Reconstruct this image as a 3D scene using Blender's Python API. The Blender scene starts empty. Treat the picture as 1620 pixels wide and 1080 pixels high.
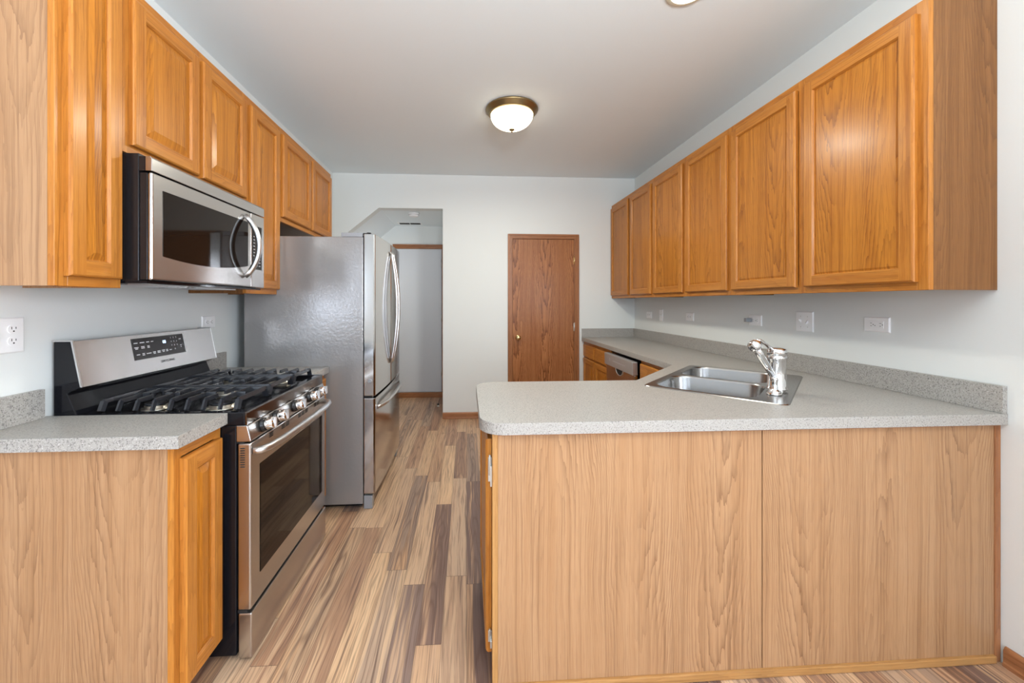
import bpy, bmesh, math, random
from mathutils import Vector, Matrix
random.seed(7)
S = bpy.context.scene
COL = S.collection

# ------------------------------------------------------------------ camera, world, light, exposure
FPX, CX, CY, YAW, CAMH = 620.0, 776.1, 477.8, 0.0608, 1.318
cd = bpy.data.cameras.new('camera'); cam = bpy.data.objects.new('camera', cd); COL.objects.link(cam)
cam.location = (0, 0, CAMH); cam.rotation_euler = (math.pi/2, 0, -YAW)
cd.sensor_fit = 'HORIZONTAL'; cd.sensor_width = 36.0; cd.lens = FPX/1620*36
cd.shift_x = (810-CX)/1620; cd.shift_y = (CY-540)/1620
cd.clip_start = 0.02; cd.clip_end = 60
S.camera = cam

w = bpy.data.worlds.new('world'); S.world = w; w.use_nodes = True
w.node_tree.nodes['Background'].inputs[0].default_value = (0.80, 0.90, 1.0, 1)
w.node_tree.nodes['Background'].inputs[1].default_value = 1.5

def area(name, loc, rot, sx, sy, power, col):
    l = bpy.data.lights.new(name, 'AREA'); l.shape = 'RECTANGLE'; l.size = sx; l.size_y = sy
    l.energy = power; l.color = col
    o = bpy.data.objects.new(name, l); COL.objects.link(o); o.location = loc; o.rotation_euler = rot
    return o
# daylight arriving through the windows behind and beside the camera
area('daylight_patio', (-0.25, -3.28, 1.25), (math.pi/2, 0, 0), 2.2, 2.1, 80, (0.78, 0.93, 1.18))
area('daylight_dining_window', (-2.85, -3.28, 1.6), (math.pi/2, 0, 0), 1.05, 1.3, 42, (0.80, 0.94, 1.15))
area('daylight_side_window', (2.03, -1.35, 1.45), (math.pi/2, 0, math.pi/2), 1.5, 1.3, 200, (0.88, 0.96, 1.08))
# added fill light behind the camera, aimed up to brighten the ceiling
area('ceiling_fill', (0.30, -0.55, 2.0), (math.radians(163), 0, 0), 0.5, 0.4, 100, (0.94, 0.98, 0.97))

S.view_settings.view_transform = 'Standard'; S.view_settings.look = 'None'
S.view_settings.gamma = 1.0; S.view_settings.use_curve_mapping = False
S.view_settings.exposure = -0.18
S.cycles.use_denoising = True
S.cycles.max_bounces = 10; S.cycles.diffuse_bounces = 7; S.cycles.glossy_bounces = 5
S.cycles.transparent_max_bounces = 8; S.cycles.sample_clamp_indirect = 6.0
S.cycles.caustics_reflective = False; S.cycles.caustics_refractive = False

# ------------------------------------------------------------------ constants of the room (metres)
XL, XR, YB, ZC = -1.49, 1.954, 4.46, 2.757
YR = -3.2
CT = 0.914
CB = 0.874

# ------------------------------------------------------------------ material helpers
def srgb(r, g, b):
    f = lambda c: (c/255/12.92) if c/255 <= 0.04045 else ((c/255+0.055)/1.055)**2.4
    return (f(r), f(g), f(b), 1)
class NT:
    def __init__(s, name):
        s.m = bpy.data.materials.new(name); s.m.use_nodes = True
        s.t = s.m.node_tree; s.b = s.t.nodes['Principled BSDF']
    def n(s, typ, **kw):
        x = s.t.nodes.new(typ)
        for k, v in kw.items(): setattr(x, k, v)
        return x
    def l(s, a, b): s.t.links.new(a, b)
    def setin(s, sock, v):
        if hasattr(v, 'is_linked'): s.l(v, sock)
        elif v is not None: sock.default_value = v
    def math(s, op, a, b=None, c=None):
        x = s.n('ShaderNodeMath', operation=op)
        s.setin(x.inputs[0], a)
        if b is not None: s.setin(x.inputs[1], b)
        if c is not None: s.setin(x.inputs[2], c)
        return x.outputs[0]
    def comb(s, x, y, z):
        c = s.n('ShaderNodeCombineXYZ')
        s.setin(c.inputs[0], x); s.setin(c.inputs[1], y); s.setin(c.inputs[2], z); return c.outputs[0]
    def noise(s, vec, scale=1.0, detail=2.0, rough=0.5, dim='3D'):
        x = s.n('ShaderNodeTexNoise'); x.noise_dimensions = dim
        s.setin(x.inputs['Vector'], vec); x.inputs['Scale'].default_value = scale
        x.inputs['Detail'].default_value = detail; x.inputs['Roughness'].default_value = rough
        return x.outputs['Fac']
    def ramp(s, fac, stops, interp='LINEAR'):
        r = s.n('ShaderNodeValToRGB'); r.color_ramp.interpolation = interp
        e = r.color_ramp.elements
        while len(e) < len(stops): e.new(0.5)
        for i, (p, c) in enumerate(stops): e[i].position = p; e[i].color = c
        s.setin(r.inputs[0], fac); return r.outputs[0]
    def mix(s, fac, a, b, blend='MIX'):
        x = s.n('ShaderNodeMix', data_type='RGBA', blend_type=blend)
        s.setin(x.inputs[0], fac); s.setin(x.inputs[6], a); s.setin(x.inputs[7], b); return x.outputs[2]
    def bump(s, h, strength=0.2, dist=0.002):
        x = s.n('ShaderNodeBump'); x.inputs['Strength'].default_value = strength
        x.inputs['Distance'].default_value = dist; s.l(h, x.inputs['Height'])
        s.l(x.outputs[0], s.b.inputs['Normal'])
    def p(s, **kw):
        for k, v in kw.items():
            s.setin(s.b.inputs[k.replace('_', ' ')], v)
        return s.m

def plain(name, col, rough=0.5, metal=0.0, coat=0.0, spec=0.5):
    t = NT(name)
    tc = t.n('ShaderNodeTexCoord')
    n = t.noise(tc.outputs['Object'], 60, 2)
    c = t.mix(t.math('MULTIPLY', n, 0.10), col, (col[0]*0.7, col[1]*0.7, col[2]*0.7, 1))
    return t.p(Base_Color=c, Roughness=rough, Metallic=metal, Coat_Weight=coat, Specular_IOR_Level=spec)

def wood(name, light, mid, dark, period=0.30, line=0.55, pore=0.35, rough=0.32, coat=0.12, A=1150., B=13., vary=0.35, gate=0.35, streaks=0.8):
    """oak: long streaks, some nested cathedral arches and fine pores, from the UV map (u across the grain, v along it, metres)"""
    t = NT(name)
    uv = t.n('ShaderNodeUVMap', uv_map='UVMap')
    sp = t.n('ShaderNodeSeparateXYZ'); t.l(uv.outputs[0], sp.inputs[0])
    u, v = sp.outputs[0], sp.outputs[1]
    def N(a, b, z, det=2, ro=0.5): return t.noise(t.comb(t.math('MULTIPLY', u, a), t.math('MULTIPLY', v, b), z), 1, det, ro)
    wob = t.math('MULTIPLY', t.math('SUBTRACT', N(4.0, 1.3, 3.3), 0.5), 0.11)
    u2 = t.math('ADD', u, wob)
    cu = t.math('DIVIDE', u2, period)
    cell = t.math('FLOOR', cu)
    loc = t.math('MULTIPLY', t.math('SUBTRACT', t.math('SUBTRACT', cu, cell), 0.5), period)
    wn = t.n('ShaderNodeTexWhiteNoise', noise_dimensions='1D'); t.l(cell, wn.inputs['W'])
    rnd = wn.outputs['Value']
    flip = t.math('SUBTRACT', t.math('MULTIPLY', t.math('GREATER_THAN', rnd, 0.5), 2.0), 1.0)
    q = t.math('ADD', t.math('MULTIPLY', t.math('MULTIPLY', loc, loc), A), t.math('MULTIPLY', t.math('MULTIPLY', v, B), flip))
    q = t.math('ADD', q, t.math('MULTIPLY', N(16, 2.1, 0.7, 4, 0.65), 7.5))
    q = t.math('ADD', q, t.math('MULTIPLY', rnd, 17.0))
    fr = t.math('FRACT', t.math('MULTIPLY', q, 0.42))
    rings = t.math('POWER', fr, 3.0)                                  # a slow rise and a crisp late-wood edge
    fade = t.ramp(N(7, 1.1, 8.1, 1), [(gate, (0, 0, 0, 1)), (gate+0.25, (1, 1, 1, 1))])
    rings = t.math('MULTIPLY', rings, fade)
    warp = t.math('ADD', u, t.math('MULTIPLY', t.math('SUBTRACT', N(6, 2.0, 4.4, 2), 0.5), 0.03))
    def NS(a, b, z, det=2, ro=0.5): return t.noise(t.comb(t.math('MULTIPLY', warp, a), t.math('MULTIPLY', v, b), z), 1, det, ro)
    pores = NS(420, 11, 1.0, 2, 0.6)
    lines = NS(150, 1.1, 6.0, 2, 0.6)
    streak = NS(34, 0.8, 2.0, 3, 0.6)
    broad = N(5, 0.7, 5.0)
    c = t.mix(t.math('MULTIPLY', broad, vary*2), light, mid)
    c = t.mix(t.ramp(streak, [(0.42, (0, 0, 0, 1)), (0.66, (1, 1, 1, 1))]), c, mid)
    c = t.mix(t.math('MULTIPLY', t.ramp(lines, [(0.50, (0, 0, 0, 1)), (0.68, (1, 1, 1, 1))]), streaks*0.5), c, dark)
    c = t.mix(t.math('MULTIPLY', t.ramp(lines, [(0.30, (1, 1, 1, 1)), (0.44, (0, 0, 0, 1))]), 0.35), c, light)
    c = t.mix(t.math('MULTIPLY', rings, line), c, dark)
    pm = t.ramp(pores, [(0.52, (0, 0, 0, 1)), (0.72, (1, 1, 1, 1))])
    c = t.mix(t.math('MULTIPLY', pm, pore), c, dark)
    t.bump(pores, 0.06, 0.001)
    return t.p(Base_Color=c, Roughness=rough, Coat_Weight=coat, Coat_Roughness=0.2, Specular_IOR_Level=0.22)

OAK = wood('varnished_oak', srgb(196, 129, 48), srgb(170, 104, 32), srgb(112, 60, 18), period=0.24, line=0.75)
OAK_FRAME = wood('varnished_oak_frame', srgb(198, 134, 60), srgb(174, 108, 42), srgb(114, 60, 18), period=0.09, line=0.35, A=600.)
OAK_LAM = wood('oak_laminate', srgb(180, 142, 106), srgb(166, 126, 90), srgb(110, 76, 52), period=0.30, line=0.62, pore=0.28, rough=0.36, coat=0.06, gate=0.36)
OAK_STRIP = wood('pale_oak_strip', srgb(188, 142, 90), srgb(172, 126, 74), srgb(120, 78, 44), period=0.09, line=0.3, A=600.)
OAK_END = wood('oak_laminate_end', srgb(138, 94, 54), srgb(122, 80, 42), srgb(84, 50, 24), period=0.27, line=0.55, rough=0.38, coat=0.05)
OAK_DOOR = wood('oak_door_veneer', srgb(188, 128, 82), srgb(160, 102, 62), srgb(98, 54, 26), period=0.36, line=1.0, A=900., B=7., gate=0.05)
TRIM = wood('stained_oak_trim', srgb(172, 118, 80), srgb(152, 100, 64), srgb(98, 58, 34), period=0.08, line=0.35)

def laminate_stone():
    t = NT('speckled_laminate')
    tc = t.n('ShaderNodeTexCoord')
    a = t.noise(tc.outputs['Object'], 170, 3, 0.65)
    b = t.noise(tc.outputs['Object'], 250, 2, 0.6)
    big = t.noise(tc.outputs['Object'], 25, 2)
    c = t.mix(big, srgb(172, 168, 162), srgb(162, 158, 152))
    c = t.mix(t.ramp(a, [(0.55, (0, 0, 0, 1)), (0.62, (1, 1, 1, 1))]), c, srgb(134, 131, 127))
    c = t.mix(t.ramp(b, [(0.60, (0, 0, 0, 1)), (0.67, (1, 1, 1, 1))]), c, srgb(88, 86, 84))
    c = t.mix(t.ramp(b, [(0.30, (1, 1, 1, 1)), (0.38, (0, 0, 0, 1))]), c, srgb(200, 198, 195))
    return t.p(Base_Color=c, Roughness=0.38, Specular_IOR_Level=0.5)
STONE = laminate_stone()

def floor_mat():
    t = NT('wood_plank_floor')
    tc = t.n('ShaderNodeTexCoord'); sp = t.n('ShaderNodeSeparateXYZ'); t.l(tc.outputs['Object'], sp.inputs[0])
    x, y = sp.outputs[0], sp.outputs[1]
    W, L = 0.098, 1.05
    r = t.math('DIVIDE', x, W); row = t.math('FLOOR', r); fx = t.math('SUBTRACT', r, row)
    wn = t.n('ShaderNodeTexWhiteNoise', noise_dimensions='1D'); t.l(row, wn.inputs['W'])
    yy = t.math('ADD', t.math('DIVIDE', y, L), t.math('MULTIPLY', wn.outputs['Value'], 7.3))
    cl = t.math('FLOOR', yy); fy = t.math('SUBTRACT', yy, cl)
    w2 = t.n('ShaderNodeTexWhiteNoise', noise_dimensions='2D'); t.l(t.comb(row, cl, 0), w2.inputs['Vector'])
    rnd = w2.outputs['Value']
    w3 = t.n('ShaderNodeTexWhiteNoise', noise_dimensions='2D'); t.l(t.comb(t.math('ADD', row, 31.7), cl, 0), w3.inputs['Vector'])
    rnd2 = w3.outputs['Value']
    off = t.math('MULTIPLY', rnd, 53.0)
    # strong lengthwise figure: warped streaks and cathedral loops
    wob = t.noise(t.comb(t.math('MULTIPLY', x, 10), t.math('MULTIPLY', y, 2.0), off), 1, 2)
    wx = t.math('ADD', x, t.math('MULTIPLY', t.math('SUBTRACT', wob, 0.5), 0.045))
    st = t.noise(t.comb(t.math('MULTIPLY', wx, 42), t.math('MULTIPLY', y, 0.9), off), 1, 2, 0.55)
    fine = t.noise(t.comb(t.math('MULTIPLY', wx, 170), t.math('MULTIPLY', y, 3.5), off), 1, 3, 0.6)
    ccx = t.math('MULTIPLY', t.math('SUBTRACT', fx, 0.5), W)
    q = t.math('ADD', t.math('MULTIPLY', t.math('MULTIPLY', ccx, ccx), 2600), t.math('MULTIPLY', y, 6))
    q = t.math('ADD', q, t.math('MULTIPLY', wob, 10))
    loop = t.math('POWER', t.math('MULTIPLY', t.math('ADD', t.math('SINE', t.math('MULTIPLY', q, 3.2)), 1), 0.5), 3)
    loop = t.math('MULTIPLY', loop, t.math('GREATER_THAN', rnd2, 0.6))
    base = t.ramp(rnd, [(0.0, srgb(116, 92, 84)), (0.2, srgb(176, 134, 104)), (0.4, srgb(214, 176, 138)), (0.55, srgb(126, 104, 96)), (0.75, srgb(222, 188, 154)), (1.0, srgb(158, 118, 92))])
    lightc = t.ramp(rnd2, [(0, srgb(228, 192, 152)), (0.5, srgb(196, 160, 130)), (1, srgb(212, 166, 124))])
    c = t.mix(t.math('MULTIPLY', t.ramp(st, [(0.50, (0, 0, 0, 1)), (0.60, (1, 1, 1, 1))]), 0.75), base, lightc)
    c = t.mix(t.ramp(st, [(0.32, (0.7, 0.7, 0.7, 1)), (0.40, (0, 0, 0, 1))]), c, srgb(98, 74, 66))
    c = t.mix(t.math('MULTIPLY', t.ramp(fine, [(0.48, (0, 0, 0, 1)), (0.64, (1, 1, 1, 1))]), 0.55), c, srgb(96, 68, 54))
    c = t.mix(t.math('MULTIPLY', loop, 0.45), c, srgb(92, 62, 48))
    ex = t.math('LESS_THAN', t.math('MINIMUM', fx, t.math('SUBTRACT', 1, fx)), 0.012)
    ey = t.math('LESS_THAN', t.math('MINIMUM', fy, t.math('SUBTRACT', 1, fy)), 0.0015)
    e = t.math('MAXIMUM', ex, ey)
    c = t.mix(t.math('MULTIPLY', e, 0.55), c, srgb(70, 48, 38))
    return t.p(Base_Color=c, Roughness=0.33, Specular_IOR_Level=0.5)
FLOOR = floor_mat()

def paint(name, col, bs=0.10, scale=140):
    t = NT(name)
    tc = t.n('ShaderNodeTexCoord')
    n = t.noise(tc.outputs['Object'], scale, 3, 0.6)
    t.bump(n, bs, 0.002)
    return t.p(Base_Color=col, Roughness=0.75, Specular_IOR_Level=0.3)
WALL = paint('wall_paint', srgb(227, 230, 228))
CEIL = paint('ceiling_paint', srgb(234, 241, 244), 0.18, 90)
WHITE_DOOR = paint('white_door_paint', srgb(214, 216, 220), 0.03)

def steel(name, col, rough, axis='z', br=0.05, var=0.0):
    t = NT(name)
    tc = t.n('ShaderNodeTexCoord')
    mp = t.n('ShaderNodeMapping'); t.l(tc.outputs['Object'], mp.inputs[0])
    mp.inputs['Scale'].default_value = {'z': (900, 900, 6), 'y': (900, 6, 900), 'x': (6, 900, 900)}[axis]
    n = t.noise(mp.outputs[0], 1, 2)
    c = t.mix(n, col, (col[0]*0.86, col[1]*0.86, col[2]*0.86, 1))
    t.bump(n, br, 0.0006)
    rg = t.math('ADD', t.math('MULTIPLY', n, 0.08), rough-0.04)
    return t.p(Base_Color=c, Roughness=rg, Metallic=1.0)
STEEL = steel('brushed_steel', (0.62, 0.60, 0.58, 1), 0.24, 'y')
STEEL_V = steel('brushed_steel_vertical', (0.60, 0.59, 0.58, 1), 0.13, 'z', 0.02)
STEEL_SINK = steel('sink_steel', (0.40, 0.395, 0.39, 1), 0.24, 'x', 0.03)
SATIN = steel('satin_steel_handle', (0.72, 0.72, 0.72, 1), 0.30, 'y', 0.0)
CHROME = plain('chrome', (0.86, 0.86, 0.87, 1), 0.06, 1.0)
BRASS = plain('polished_brass', (0.78, 0.60, 0.30, 1), 0.16, 1.0)
BRONZE = plain('antique_bronze', (0.30, 0.22, 0.11, 1), 0.32, 0.9)
BLACK = plain('black_enamel', (0.007, 0.007, 0.009, 1), 0.10, 0.0, 0.0, 0.28)
BLACK_PLASTIC = plain('black_plastic', (0.012, 0.011, 0.012, 1), 0.22, 0, 0, 0.4)
GAP = plain('dark_gap', (0.01, 0.01, 0.01, 1), 0.7)
IRON = plain('cast_iron', (0.018, 0.019, 0.023, 1), 0.25, 0.0, 0.0, 0.5)
BURNER = plain('burner_aluminium', (0.62, 0.58, 0.50, 1), 0.35, 1.0)
GLASS_DARK = plain('dark_oven_glass', (0.010, 0.006, 0.004, 1), 0.05, 0.0, 0.0, 0.22)
PLASTIC = plain('white_plastic', srgb(246, 246, 246), 0.3)
STEEL_SOFT = steel('soft_grey_steel', (0.62, 0.62, 0.62, 1), 0.48, 'y')
PLASTIC_GREY = plain('grey_plastic', srgb(150, 152, 156), 0.3)
SILVER = plain('silver_hinge', (0.70, 0.71, 0.68, 1), 0.30, 0.8)
SLOT = plain('outlet_slot', (0.03, 0.03, 0.03, 1), 0.6)
PRINT = plain('light_print', srgb(215, 215, 220), 0.5)
LETTER = plain('grey_lettering', srgb(60, 62, 66), 0.4)
TOE = wood('toe_kick_wood', srgb(170, 104, 54), srgb(150, 88, 44), srgb(100, 56, 26))

def fridge_side_mat():
    t = NT('grey_textured_enamel'); tc = t.n('ShaderNodeTexCoord')
    n = t.noise(tc.outputs['Object'], 55, 3, 0.6); n2 = t.noise(tc.outputs['Object'], 7, 2)
    t.bump(n, 0.35, 0.0025)
    return t.p(Base_Color=t.mix(n2, srgb(152, 149, 147), srgb(146, 143, 141)), Roughness=0.17, Metallic=0.30)
FRIDGE_SIDE = fridge_side_mat()

def emit(name, col, strength):
    t = NT(name); return t.p(Base_Color=col, Emission_Color=col, Emission_Strength=strength, Roughness=0.4)
def glass_lamp():
    t = NT('frosted_lamp_glass'); tc = t.n('ShaderNodeTexCoord')
    n = t.noise(tc.outputs['Object'], 14, 3, 0.6)
    c = t.mix(n, (1.0, 0.93, 0.74, 1), (1.0, 0.84, 0.56, 1))
    return t.p(Base_Color=(0.9, 0.85, 0.75, 1), Emission_Color=c, Emission_Strength=5.0, Roughness=0.25)
LAMP_GLASS = glass_lamp()
LAMP_CAN = emit('recessed_lamp_lens', (1.0, 0.93, 0.78, 1), 3.0)
DIGIT = emit('lit_clock_digits', (0.55, 0.72, 1.0, 1), 3.0)

def pane_mat():
    t = NT('window_pane'); nt = t.t
    tr = t.n('ShaderNodeBsdfTransparent'); gl = t.n('ShaderNodeBsdfGlossy'); gl.inputs['Roughness'].default_value = 0.02
    mx = t.n('ShaderNodeMixShader'); mx.inputs[0].default_value = 0.06
    t.l(tr.outputs[0], mx.inputs[1]); t.l(gl.outputs[0], mx.inputs[2])
    t.l(mx.outputs[0], nt.nodes['Material Output'].inputs[0]); return t.m
PANE = pane_mat()

# ------------------------------------------------------------------ mesh builder
GR = {'x': Vector((1, 0, 0)), 'y': Vector((0, 1, 0)), 'z': Vector((0, 0, 1))}
class MB:
    def __init__(s, M=None):
        s.v = []; s.f = []; s.uv = []; s.sm = []; s.M = M
        s.off = (random.random()*20, random.random()*20)
    def face(s, pts, grain='z', smooth=False, off=None):
        pts = [Vector(p) for p in pts]
        g = GR[grain] if isinstance(grain, str) else grain
        n = Vector((0, 0, 0))
        for i in range(len(pts)): n += pts[i].cross(pts[(i+1) % len(pts)])
        if n.length < 1e-12: n = Vector((0, 0, 1))
        n.normalize()
        if abs(n.dot(g)) > 0.9: g = GR['x'] if abs(n.x) < 0.8 else GR['y']
        a = g.cross(n)
        if a.length < 1e-9: a = GR['x']
        a.normalize()
        for k in range(3):
            if abs(a[k]) > 1e-6:
                if a[k] < 0: a = -a
                break
        o = off or s.off
        i0 = len(s.v)
        s.uv.append([(p.dot(a)+o[0], p.dot(g)+o[1]) for p in pts])
        for p in pts: s.v.append(s.M @ p if s.M else p)
        s.f.append(tuple(range(i0, i0+len(pts)))); s.sm.append(smooth)
        return s
    def box(s, x0, x1, y0, y1, z0, z1, grain='z', off=None):
        o = off or (random.random()*20, random.random()*20)
        P = [(x, y, z) for z in (z0, z1) for y in (y0, y1) for x in (x0, x1)]
        for q in ((0, 1, 3, 2), (4, 6, 7, 5), (0, 4, 5, 1), (2, 3, 7, 6), (0, 2, 6, 4), (1, 5, 7, 3)):
            s.face([P[i] for i in q], grain, False, o)
        return s
    def prism(s, poly, axis, a, b, grain='z', smooth=False):
        """poly: 2D points in the two other axes (order x,y,z without axis)"""
        def mk(p, t):
            if axis == 'x': return (t, p[0], p[1])
            if axis == 'y': return (p[0], t, p[1])
            return (p[0], p[1], t)
        s.face([mk(p, a) for p in poly], grain); s.face([mk(p, b) for p in reversed(poly)], grain)
        n = len(poly)
        for i in range(n):
            p, q = poly[i], poly[(i+1) % n]
            s.face([mk(p, a), mk(q, a), mk(q, b), mk(p, b)], grain, smooth)
        return s
    def ring(s, c, ax, r, n=24, up=None):
        ax = Vector(ax).normalized(); up = Vector(up) if up else (Vector((0, 0, 1)) if abs(ax.z) < 0.9 else Vector((1, 0, 0)))
        a = ax.cross(up).normalized(); b = ax.cross(a).normalized(); c = Vector(c)
        return [c + a*(r*math.cos(2*math.pi*i/n)) + b*(r*math.sin(2*math.pi*i/n)) for i in range(n)]
    def loft(s, rings, cap=True, smooth=True, grain='z'):
        n = len(rings[0])
        for A, B in zip(rings, rings[1:]):
            for i in range(n):
                j = (i+1) % n
                s.face([A[i], A[j], B[j], B[i]], grain, smooth)
        if cap: s.face(rings[0], grain); s.face(list(reversed(rings[-1])), grain)
        return s
    def cyl(s, p0, p1, r0, r1=None, n=24, smooth=True):
        ax = Vector(p1)-Vector(p0); r1 = r0 if r1 is None else r1
        return s.loft([s.ring(p0, ax, r0, n), s.ring(p1, ax, r1, n)], True, smooth)
    def lathe(s, c, ax, prof, n=32, smooth=True, cap=True):
        ax = Vector(ax).normalized(); c = Vector(c)
        return s.loft([s.ring(c+ax*h, ax, max(r, 1e-5), n) for r, h in prof], cap, smooth)
    def tube(s, pts, r, n=12, up=None, flat=1.0):
        pts = [Vector(p) for p in pts]; R = []
        prev = None
        for i, p in enumerate(pts):
            d = (pts[min(i+1, len(pts)-1)]-pts[max(i-1, 0)]).normalized()
            if prev is None:
                u = Vector(up) if up else (Vector((0, 0, 1)) if abs(d.z) < 0.9 else Vector((1, 0, 0)))
                a = d.cross(u).normalized()
            else: a = (prev - d*prev.dot(d)).normalized()
            prev = a; b = d.cross(a)
            rr = r[i] if isinstance(r, (list, tuple)) else r
            R.append([p + a*(rr*math.cos(2*math.pi*k/n)) + b*(rr*flat*math.sin(2*math.pi*k/n)) for k in range(n)])
        return s.loft(R, True, True)
    def build(s, name, mat, parent=None, bevel=0.0, seg=2, origin=None, angle=35, kind=None):
        me = bpy.data.meshes.new(name)
        vs = [Vector(v) for v in s.v]
        root = parent
        base = Vector((0, 0, 0))
        if parent is not None:
            r = parent
            while r.parent: r = r.parent
            base = Vector(r['_base'])
        else:
            if origin is None:
                xs = [v.x for v in vs]; ys = [v.y for v in vs]; zs = [v.z for v in vs]
                origin = ((min(xs)+max(xs))/2, (min(ys)+max(ys))/2, min(zs))
            base = Vector(origin)
        me.from_pydata([v-base for v in vs], [], s.f)
        uvl = me.uv_layers.new(name='UVMap')
        k = 0
        for fuv in s.uv:
            for c in fuv: uvl.data[k].uv = c; k += 1
        for i, p in enumerate(me.polygons): p.use_smooth = s.sm[i]
        bm = bmesh.new(); bm.from_mesh(me)
        bmesh.ops.remove_doubles(bm, verts=bm.verts, dist=1e-6)
        bmesh.ops.recalc_face_normals(bm, faces=bm.faces)
        bm.to_mesh(me); bm.free()
        me.materials.append(mat)
        o = bpy.data.objects.new(name, me); COL.objects.link(o)
        if parent is not None: o.parent = parent
        else: o.location = base; o['_base'] = tuple(base)
        if bevel > 0:
            b = o.modifiers.new('bevel', 'BEVEL'); b.width = bevel; b.segments = seg; b.limit_method = 'ANGLE'
            b.angle_limit = math.radians(angle); b.harden_normals = False
        if kind: o['kind'] = kind
        return o

def thing(name, label, cat, loc, group=None):
    o = bpy.data.objects.new(name, None); COL.objects.link(o); o.location = loc; o['_base'] = tuple(loc)
    o.empty_display_size = 0.05
    o['label'] = label; o['category'] = cat
    if group: o['group'] = group
    return o
def tag(o, label, cat, group=None):
    o['label'] = label; o['category'] = cat
    if group: o['group'] = group
    return o
def rrect(x0, x1, y0, y1, r, n=5):
    P = []
    for cx, cy, a in ((x1-r, y1-r, 0), (x0+r, y1-r, 90), (x0+r, y0+r, 180), (x1-r, y0+r, 270)):
        for i in range(n+1):
            t = math.radians(a+90*i/n); P.append((cx+r*math.cos(t), cy+r*math.sin(t)))
    return P
def text_part(name, body, size, M, mat, parent, extrude=0.0003, align='CENTER', sx=1.0):
    cu = bpy.data.curves.new(name, 'FONT'); cu.body = body; cu.size = size; cu.extrude = extrude
    cu.align_x = align; cu.align_y = 'CENTER'; cu.resolution_u = 3
    o = bpy.data.objects.new('t', cu); COL.objects.link(o)
    bpy.context.view_layer.update()
    me = bpy.data.meshes.new_from_object(o.evaluated_get(bpy.context.evaluated_depsgraph_get()))
    bpy.data.objects.remove(o)
    me.transform(Matrix.Diagonal((sx, 1, 1, 1))); me.transform(M)
    r = parent
    while r.parent: r = r.parent
    me.transform(Matrix.Translation(-Vector(r['_base'])))
    me.materials.clear(); me.materials.append(mat); me.name = name
    q = bpy.data.objects.new(name, me); COL.objects.link(q); q.parent = parent
    return q
def frame_mat(origin, u, v):
    u = Vector(u).normalized(); v = Vector(v).normalized(); n = u.cross(v)
    return Matrix(((u.x, v.x, n.x, origin[0]), (u.y, v.y, n.y, origin[1]), (u.z, v.z, n.z, origin[2]), (0, 0, 0, 1)))

# ------------------------------------------------------------------ the room
MB().box(-4.2, 3.0, YR-0.1, 6.0, -0.05, 0).build('floor', FLOOR, kind='structure', origin=(0, 0, 0))
MB().box(-4.2, XR+0.1, YR-0.1, YB+0.12, ZC, ZC+0.1).build('ceiling', CEIL, kind='structure')
MB().box(XL-0.1, XL, 1.19, 5.7, 0, ZC).build('wall_left', WALL, kind='structure')
# the dining side opens to the left, behind the camera
MB().box(-4.2, -4.1, YR-0.1, 1.29, 0, ZC).build('wall_dining_left', WALL, kind='structure')
MB().box(-4.1, XL-0.1, 1.19, 1.29, 0, ZC).build('wall_dining_end', WALL, kind='structure')
# right wall with a window behind the camera
m = MB()
for y0, y1, z0, z1 in ((YR-0.1, -2.1, 0, ZC), (-0.6, YB, 0, ZC), (-2.1, -0.6, 0, 0.8), (-2.1, -0.6, 2.1, ZC)):
    m.box(XR, XR+0.1, y0, y1, z0, z1)
m.build('wall_right', WALL, kind='structure')
m = MB()
for x0, x1, z0, z1 in ((-4.1, -3.4, 0, ZC), (-3.4, -2.3, 0, 0.9), (-3.4, -2.3, 2.3, ZC), (-2.3, -1.35, 0, ZC), (0.85, XR, 0, ZC), (-1.35, 0.85, 2.3, ZC), (-1.35, 0.85, 0, 0.2)):
    m.box(x0, x1, YR-0.1, YR, z0, z1)
m.build('wall_rear', WALL, kind='structure')
# window frames behind the camera
m = MB()
for x0, x1, z0, z1 in ((-1.35, -1.28, .2, 2.3), (0.78, .85, .2, 2.3), (-.29, -.21, .2, 2.3), (-1.35, .85, .2, .28), (-1.35, .85, 2.22, 2.3)):
    m.box(x0, x1, YR-0.08, YR-0.03, z0, z1)
o = m.build('window_1', PLASTIC, kind='structure')
MB().box(-1.28, 0.78, YR-0.06, YR-0.055, .28, 2.22).build('pane', PANE, o)
m = MB()
for x0, x1, z0, z1 in ((-3.4, -3.34, .9, 2.3), (-2.36, -2.3, .9, 2.3), (-2.88, -2.82, .96, 2.24), (-3.4, -2.3, .9, .96), (-3.4, -2.3, 2.24, 2.3)):
    m.box(x0, x1, YR-0.08, YR-0.03, z0, z1)
o = m.build('window_3', PLASTIC, kind='structure')
MB().box(-3.34, -2.36, YR-0.06, YR-0.055, .96, 2.24).build('pane', PANE, o)
m = MB()
for y0, y1, z0, z1 in ((-2.1, -2.04, .8, 2.1), (-.66, -.6, .8, 2.1), (-1.38, -1.32, .8, 2.1), (-2.1, -.6, .8, .86), (-2.1, -.6, 2.04, 2.1)):
    m.box(XR+0.03, XR+0.08, y0, y1, z0, z1)
o = m.build('window_2', PLASTIC, kind='structure')
MB().box(XR+0.055, XR+0.06, -2.04, -.66, .86, 2.04).build('pane', PANE, o)

# back wall with the hall opening (clipped corner) and the pantry door opening
OPL, OPR, OPZ = -1.40, -0.270, 2.375
m = MB()
m.prism([(XL, 0), (OPL, 0), (OPL, 2.035), (-0.985, OPZ), (OPR, OPZ), (OPR, 0), (0.512, 0), (0.512, 2.05), (1.248, 2.05), (1.248, 0), (XR, 0), (XR, ZC), (XL, ZC)], 'y', YB, YB+0.12)
m.build('wall_back', WALL, kind='structure')
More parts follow.
